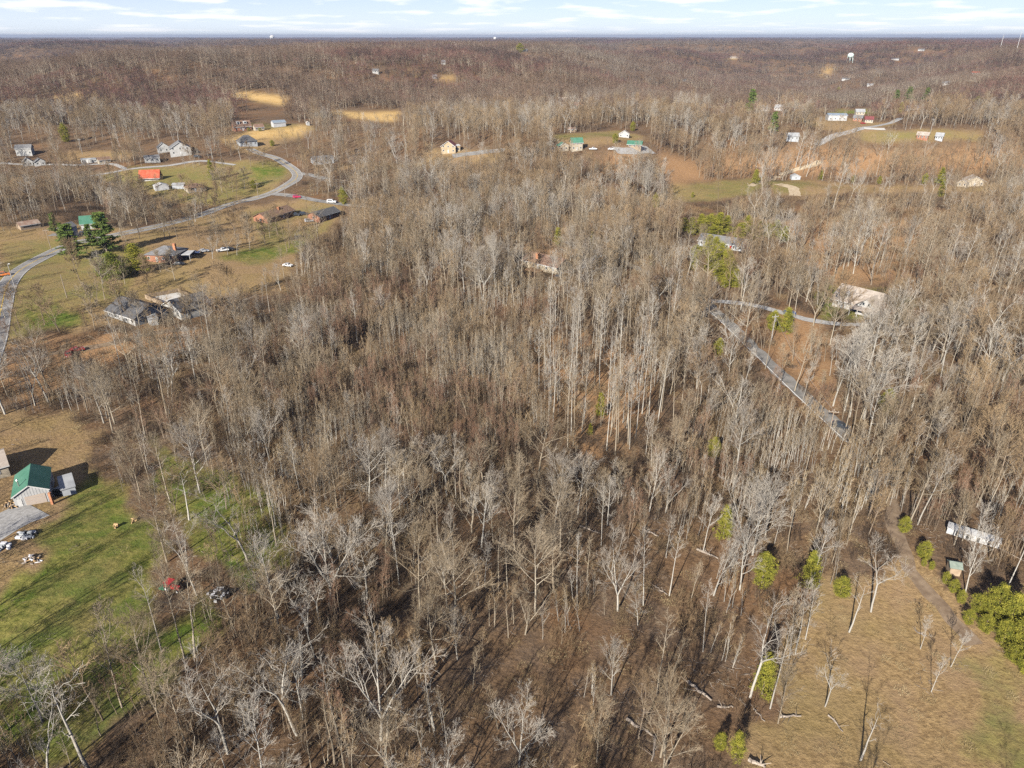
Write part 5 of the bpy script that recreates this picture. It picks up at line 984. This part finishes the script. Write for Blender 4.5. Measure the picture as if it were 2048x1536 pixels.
car(594, 396, 10, 'paint_pink', 'crimson car parked on the verge inside the road fork', 'suv'); car(664, 406, -8, 'paint_white', 'white van on the side road by the bright evergreen', 'suv', 'van', 'van', 1.2); car(576, 533, -20, 'paint_white', 'white car with orange panels in the brush below the lawn', 'sedan')
car(172, 467, 4, 'paint_white', 'white pickup truck before the green-roofed cottage', 'truck', 'pickup_truck', 'truck'); car(592, 432, 12, 'paint_dark', 'dark car beside the brown ranch house wall', 'suv'); car(608, 430, 12, 'paint_dark', 'second dark car at the end of the brown ranch house', 'suv'); car(618, 444, 20, 'paint_silver', 'silver car on the orange dirt', 'suv')
car(446, 503, 30, 'paint_white', 'white-roofed utility vehicle on the lawn', 'truck', 'utility_vehicle', 'truck'); car(458, 501, 35, 'paint_dark', 'dark utility vehicle next to the white-roofed one', 'suv', 'utility_vehicle', 'truck'); car(408, 504, 25, 'paint_silver', 'grey car parked past the carport', 'sedan'); car(374, 517, 10, 'paint_dark', 'dark car under the white carport', 'sedan'); car(390, 508, 10, 'paint_blue', 'blue car at the edge of the carport', 'sedan')
car(358, 530, 0, 'paint_dark', 'black car in front of the carport', 'sedan'); car(1144, 545, 50, 'paint_dark', 'dark car on the drive by the brick ranch house', 'suv'); car(1118, 556, 10, 'paint_dark', 'black car below the brick ranch house deck', 'sedan'); car(1680, 855, -42, 'paint_dark', 'dark blue car driving along the diagonal lane', 'sedan', 'car'); car(1578, 628, -10, 'paint_blue', 'blue car on the gravel driveway', 'sedan')
car(138, 712, -60, 'paint_red', 'red car in the trees below the lawn', 'sedan'); car(154, 703, 40, 'paint_red', 'second red car tilted in the trees', 'sedan'); car(1186, 300, 5, 'paint_white', 'white truck on the ridge by the cabins', 'truck', 'pickup_truck', 'truck'); car(1222, 300, 5, 'paint_white', 'white car between the cabins and the green barn', 'sedan'); car(395, 315, 0, 'paint_dark', 'black car beside the white farmhouse', 'suv')
car(8, 552, 30, 'paint_orange', 'orange car at the roadside by the picture edge', 'suv'); car(1108, 300, 60, 'paint_dark', 'dark car left of the small cabin', 'suv'); car(1726, 248, 0, 'paint_red', 'red car by the low workshop', 'sedan')
# tractor with mower deck
x, y, z = G(346, 1180); t = empty('tractor', (x, y, z), R(-15)); t.scale = (.85, .85, .85); tag(t, 'red and green tractor parked under bare branches by the lawn', 'tractor')
MB().add([(-.2, -.45, .7), (2.0, -.4, .7), (2.0, .4, .7), (-.2, .45, .7), (-.2, -.42, 1.35), (1.9, -.34, 1.25), (1.9, .34, 1.25), (-.2, .42, 1.35)], [(3, 2, 1, 0), (4, 5, 6, 7), (0, 1, 5, 4), (1, 2, 6, 5), (2, 3, 7, 6), (3, 0, 4, 7)]).build('hood', 'paint_red', t)
MB().box(-1.2, -.2, -.4, .4, .6, .95).build('chassis', 'dark', t); sm = MB(); sm.box(-.9, -.4, -.28, .28, .95, 1.1); sm.box(-1.0, -.88, -.28, .28, .95, 1.5); sm.build('seat', 'dark', t)
for sg in (-1, 1):
    w_ = MB().tube((-.9, sg * .5, .7), (-.9, sg * .85, .7), .7, n=14).build('wheel', 'tyre', t); MB().tube((-.9, sg * .82, .7), (-.9, sg * .88, .7), .35, n=10).build('rim', 'paint_white', w_); w_ = MB().tube((1.6, sg * .5, .38), (1.6, sg * .72, .38), .38, n=12).build('wheel', 'tyre', t); MB().tube((1.6, sg * .7, .38), (1.6, sg * .75, .38), .2, n=8).build('rim', 'paint_white', w_); MB().box(-1.5, -.2, sg * .66 - .2, sg * .66 + .2, 1.42, 1.5).build('fender', 'paint_red', t)
MB().tube((-.15, 0, 1.3), (-.45, 0, 1.6), .03).build('steering_wheel', 'dark', t); MB().slab([(-1.6, -1, 2.3), (.3, -1, 2.3), (.3, 1, 2.3), (-1.6, 1, 2.3)], .08).build('canopy', 'paint_red', t)
for a in (-1.5, .2):
    for b in (-.75, .75): MB().tube((a, b, 1.3 if a < 0 else .8), (a, b, 2.25), .035).build('canopy_post', 'dark', t)
MB().box(-2.9, -1.5, -.9, .9, .3, .55).build('mower_deck', 'paint_green', t)

# ------------------------------------------------------------------ poles, wires, masts, towers
def pole(u, v, H, label, m='pole_wood', arm=True, can=False, lamp=False):
    x, y, z = G(u, v); o = empty('utility_pole', (x, y, z), rng.uniform(-.4, .4)); tag(o, label, 'utility pole', 'utility poles')
    MB().tube((0, 0, -.5), (0, 0, H), .17, .11, 8).build('pole', m, o)
    if arm: MB().box(-1.2, 1.2, -.07, .07, H - .9, H - .75).build('crossarm', m, o)
    if arm:
        for q in (-1.1, -.4, .4, 1.1): MB().tube((q, 0, H - .75), (q, 0, H - .5), .05, .03).build('insulator', 'trim', o)
    if can: MB().tube((.35, 0, H - 2.6), (.35, 0, H - 1.5), .26, n=10).build('transformer', 'rim', o)
    if lamp: MB().tube((0, 0, H - .2), (1.2, -.6, H + .25), .05).build('lamp_arm', 'rim', o); MB().box(1.0, 1.6, -.8, -.5, H + .2, H + .36).build('lamp_head', 'lamp_white', o)
    return np.array((x, y, z + H - .5))
p1 = pole(103, 501, 10, 'wooden utility pole beyond the curved road'); p2 = pole(33, 584, 11, 'grey light pole inside the road curve', 'pole_grey', False, False, True); p3 = pole(134, 595, 9, 'bare wooden pole alone on the lawn', arm=False); p4 = pole(517, 395, 9, 'wooden pole at the lawn corner of the bend'); p5 = pole(571, 394, 9, 'dark wooden pole in the road fork', arm=False)
p6 = pole(1542, 684, 10, 'grey pole with transformer beside the lane', 'pole_grey', True, True); p7 = pole(734, 318, 12, 'pole with transformer in the wood below the golden field', 'pole_grey', True, True); p8 = pole(1860, 268, 12, 'far pole on the long pale field', 'pole_grey'); p9 = pole(1655, 880, 9, 'dark wooden pole leaning at the lane beside the dark blue car'); p10 = pole(165, 308, 11, 'white-topped pole behind the trailer home', 'pole_grey'); p11 = pole(594, 372, 10, 'wooden pole at the road bend'); p12 = pole(692, 392, 10, 'wooden pole behind the bright evergreen')
def wire(a, b, label, sag=1.2, dz=0.0):
    m = MB(); n = 10; pts = [a + (b - a) * k / n + np.array((0, 0, dz - sag * 4 * (k / n) * (1 - k / n))) for k in range(n + 1)]
    for k in range(n): m.tube(pts[k], pts[k + 1], .035, n=4, cap=False)
    tag(m.build('power_line', 'pole_grey'), label, 'wire', 'power lines')
wire(p11, p12, 'upper wire from the road bend pole to the evergreen'); wire(p11, p12, 'lower wire from the road bend pole to the evergreen', 1.6, -1.2); wire(p4, p11, 'wire between the lawn corner pole and the bend pole'); wire(p1, p4, 'long wire following the road over the yard trees', 3); wire(p6, p9, 'wire along the diagonal lane', 2)
def water_tower(u, v, H, r, m, label):
    x, y, z = G(u, v); o = empty('water_tower', (x, y, z)); tag(o, label, 'water tower')
    b = MB()
    for i in range(8):
        a0, a1 = -math.pi / 2 + math.pi * i / 8, -math.pi / 2 + math.pi * (i + 1) / 8; b.tube((0, 0, H + r * .8 * math.sin(a0)), (0, 0, H + r * .8 * math.sin(a1)), max(.05, r * math.cos(a0)), max(.05, r * math.cos(a1)), 16, False)
    b.build('tank', m, o); MB().tube((0, 0, -2), (0, 0, H - r * .6), r * .16, n=10).build('riser', m, o)
    for k in range(6): t_ = k * 1.0472; MB().tube((r * 1.1 * math.cos(t_), r * 1.1 * math.sin(t_), -2), (r * .85 * math.cos(t_), r * .85 * math.sin(t_), H), r * .05).build('leg', m, o)
def at_scale(u, v): x, y, z = G(u, v); return proj(x, y, z)[2] / F
k = at_scale(1699, 124); water_tower(1699, 124, 12 * k, 6 * k, 'water_tank', 'pale green water tower on the far ridge')
k = at_scale(545, 80); water_tower(545, 80, 5.5 * k, 4.5 * k, 'trim', 'white water tower on the horizon')
k = at_scale(990, 81); water_tower(990, 81, 4 * k, 3.2 * k, 'trim', 'small white tower near the middle of the horizon')
for (u, v, H, lb) in ((1999, 102, 30, 'thin radio mast on the far ridge, first of two'), (2031, 108, 42, 'tall radio mast at the picture edge, second of two')):
    x, y, z = G(u, v); k = at_scale(u, v); o = empty('radio_mast', (x, y, z)); tag(o, lb, 'mast', 'radio masts'); MB().tube((0, 0, 0), (0, 0, H * k * .9), .55 * k, .4 * k, 4).build('mast', 'white_metal', o); MB().tube((0, 0, H * k * .9), (0, 0, H * k), .25 * k, .1 * k, 4).build('antenna', 'white_metal', o)

# ------------------------------------------------------------------ fallen wood, firewood and yard clutter
LOGS = [((1375, 1364), (1422, 1402), .30, 'long fallen trunk below the bleached dead tree'), ((1435, 1415), (1468, 1416), .20, 'short fallen trunk lying across the brown grass'), ((1253, 1441), (1307, 1475), .28, 'lowest long fallen log in the open wood'), ((1310, 1474), (1307, 1524), .22, 'fallen log pointing to the bottom edge'), ((1497, 1521), (1530, 1537), .34, 'thick log at the bottom edge beside the young cedars'),
    ((1478, 1401), (1494, 1414), .12, 'thin stick of fallen wood nearest the bleached tree'), ((1505, 1418), (1528, 1442), .13, 'thin fallen limb beside the low many-stemmed tree'), ((1395, 1100), (1437, 1119), .25, 'pale fallen trunk by the straight white stem'), ((1283, 1060), (1316, 1073), .24, 'fallen trunk at the shrubby edge of the open wood'), ((1161, 1053), (1196, 1068), .2, 'dark fallen trunk under the shrubby edge'),
    ((1310, 1172), (1334, 1190), .16, 'thin fallen log in the middle of the open wood'), ((1658, 1431), (1687, 1466), .14, 'grey limb lying on the brown grass'), ((1557, 1436), (1600, 1432), .2, 'dark rotting log beside the low many-stemmed tree'), ((1600, 960), (1570, 975), .2, 'log beside the thicket above the cedar'), ((2000, 1098), (2060, 1130), .12, 'long white pole lying past the end of the white shed'), ((1640, 820), (1600, 860), .16, 'fallen limb beside the lane'), ((1830, 1262), (1852, 1274), .12, 'stick lying below the dirt track')]
for (a, b, r, lb) in LOGS:
    p, q = np.array(G(*a)), np.array(G(*b)); n = 6; m = MB(); sk = []; rg = random.Random(hash(lb) % 1000 if False else len(lb)); pts = [p + (q - p) * k / n + np.array((rg.gauss(0, .12), rg.gauss(0, .12), 0)) for k in range(n + 1)]
    for k in range(n + 1): pts[k][2] = height(pts[k][0], pts[k][1]) + r * .8
    for k in range(n): m.tube(pts[k], pts[k + 1], r * (1 - .09 * k), r * (1 - .09 * (k + 1)), 7, k in (0, n - 1))
    for k in range(5):
        i = rg.randint(1, n - 1); e = pts[i] + np.array((rg.gauss(0, 1), rg.gauss(0, 1), rg.uniform(.3, 1.2))); m.tube(pts[i], e, r * .3, r * .08, 4)
    tag(m.build('fallen_log', 'log'), lb, 'log', 'fallen trunks')
def pile(u, v, n, name, part, mats, label, cat, spread=1.6, size=.3):
    x, y, z = G(u, v); o = empty(name, (x, y, z)); tag(o, label, cat); rg = random.Random(n * 7 + u)
    for i in range(n):
        px, py = rg.gauss(0, spread * .6), rg.gauss(0, spread * .45); pz = max(.1, .75 - .35 * (px * px + py * py) / spread) * rg.uniform(.2, 1); a = rg.uniform(0, 6.28); l = size * rg.uniform(.8, 2)
        m = MB().tube((px - l * math.cos(a), py - l * math.sin(a), pz), (px + l * math.cos(a), py + l * math.sin(a), pz + rg.gauss(0, .12)), size * rg.uniform(.35, .6), n=6) if part == 'log' else MB().box(px - l, px + l, py - l * .6, py + l * .6, pz - size * .5, pz + size * .5 + .15)
        m.build(part, mats[i % len(mats)], o)
defm('cut_wood', (.55, .38, .2), col2=(.42, .27, .14), scale=4)
pile(20, 1012, 40, 'firewood_pile', 'log', ['cut_wood', 'log'], 'heap of split orange firewood at the garage corner', 'woodpile', 1.7, .3); pile(53, 960 + 112, 26, 'scrap_pile', 'scrap', ['tarp', 'grey_wall', 'dark'], 'grey scrap heap in the shade below the gravel apron', 'scrap', 1.6, .3); pile(62, 1120, 26, 'firewood_pile', 'log', ['log', 'tarp', 'cut_wood'], 'pile of pale logs on the near lawn', 'woodpile', 1.6, .3)
pile(6, 1096, 14, 'scrap_pile', 'scrap', ['tarp', 'grey_wall'], 'pale scrap at the picture edge below the apron', 'scrap', 1.2, .3); pile(118, 985, 36, 'junk_pile', 'scrap', ['tarp', 'dark', 'grey_wall', 'paint_white', 'paint_blue'], 'jumble of tarps and junk between the garage and the lean-to', 'junk', 1.7, .4); pile(436, 1192, 26, 'scrap_pile', 'scrap', ['tarp', 'dark', 'white_metal'], 'dark junk heap under the trees near the tractor', 'scrap', 1.5, .35)
pile(233, 1054, 5, 'stump', 'log', ['cut_wood'], 'single pale cut stump on the near lawn', 'stump', .3, .35); pile(272, 1043, 8, 'firewood_pile', 'log', ['cut_wood'], 'few orange cut logs near the trees by the lawn', 'woodpile', .8, .25)
x, y, z = G(106, 1008); MB_ = MB().box(-.25, .25, -.25, .25, 0, 3.0); po = MB_.build('brick_pier', 'chimney_brick'); po.location = (x, y, z); tag(po, 'orange brick pier at the garage corner', 'pier')

# ------------------------------------------------------------------ air: thin haze over the whole place
hz = MB().box(-30000, 30000, -400, 36000, -220, 135); ho = hz.mesh('haze', 'dark'); ho.materials.clear()
hm = bpy.data.materials.new('haze'); hm.use_nodes = True; hn = hm.node_tree; hn.nodes.clear(); ov = hn.nodes.new('ShaderNodeOutputMaterial'); pv = hn.nodes.new('ShaderNodeVolumePrincipled')
pv.inputs['Color'].default_value = (.38, .45, .62, 1); pv.inputs['Density'].default_value = 6e-5; pv.inputs['Anisotropy'].default_value = 0.0; hn.links.new(pv.outputs[0], ov.inputs['Volume']); ho.materials.append(hm)
tag(obj('haze', ho), 'thin bluish winter haze over the far hills', 'haze', kind='stuff')
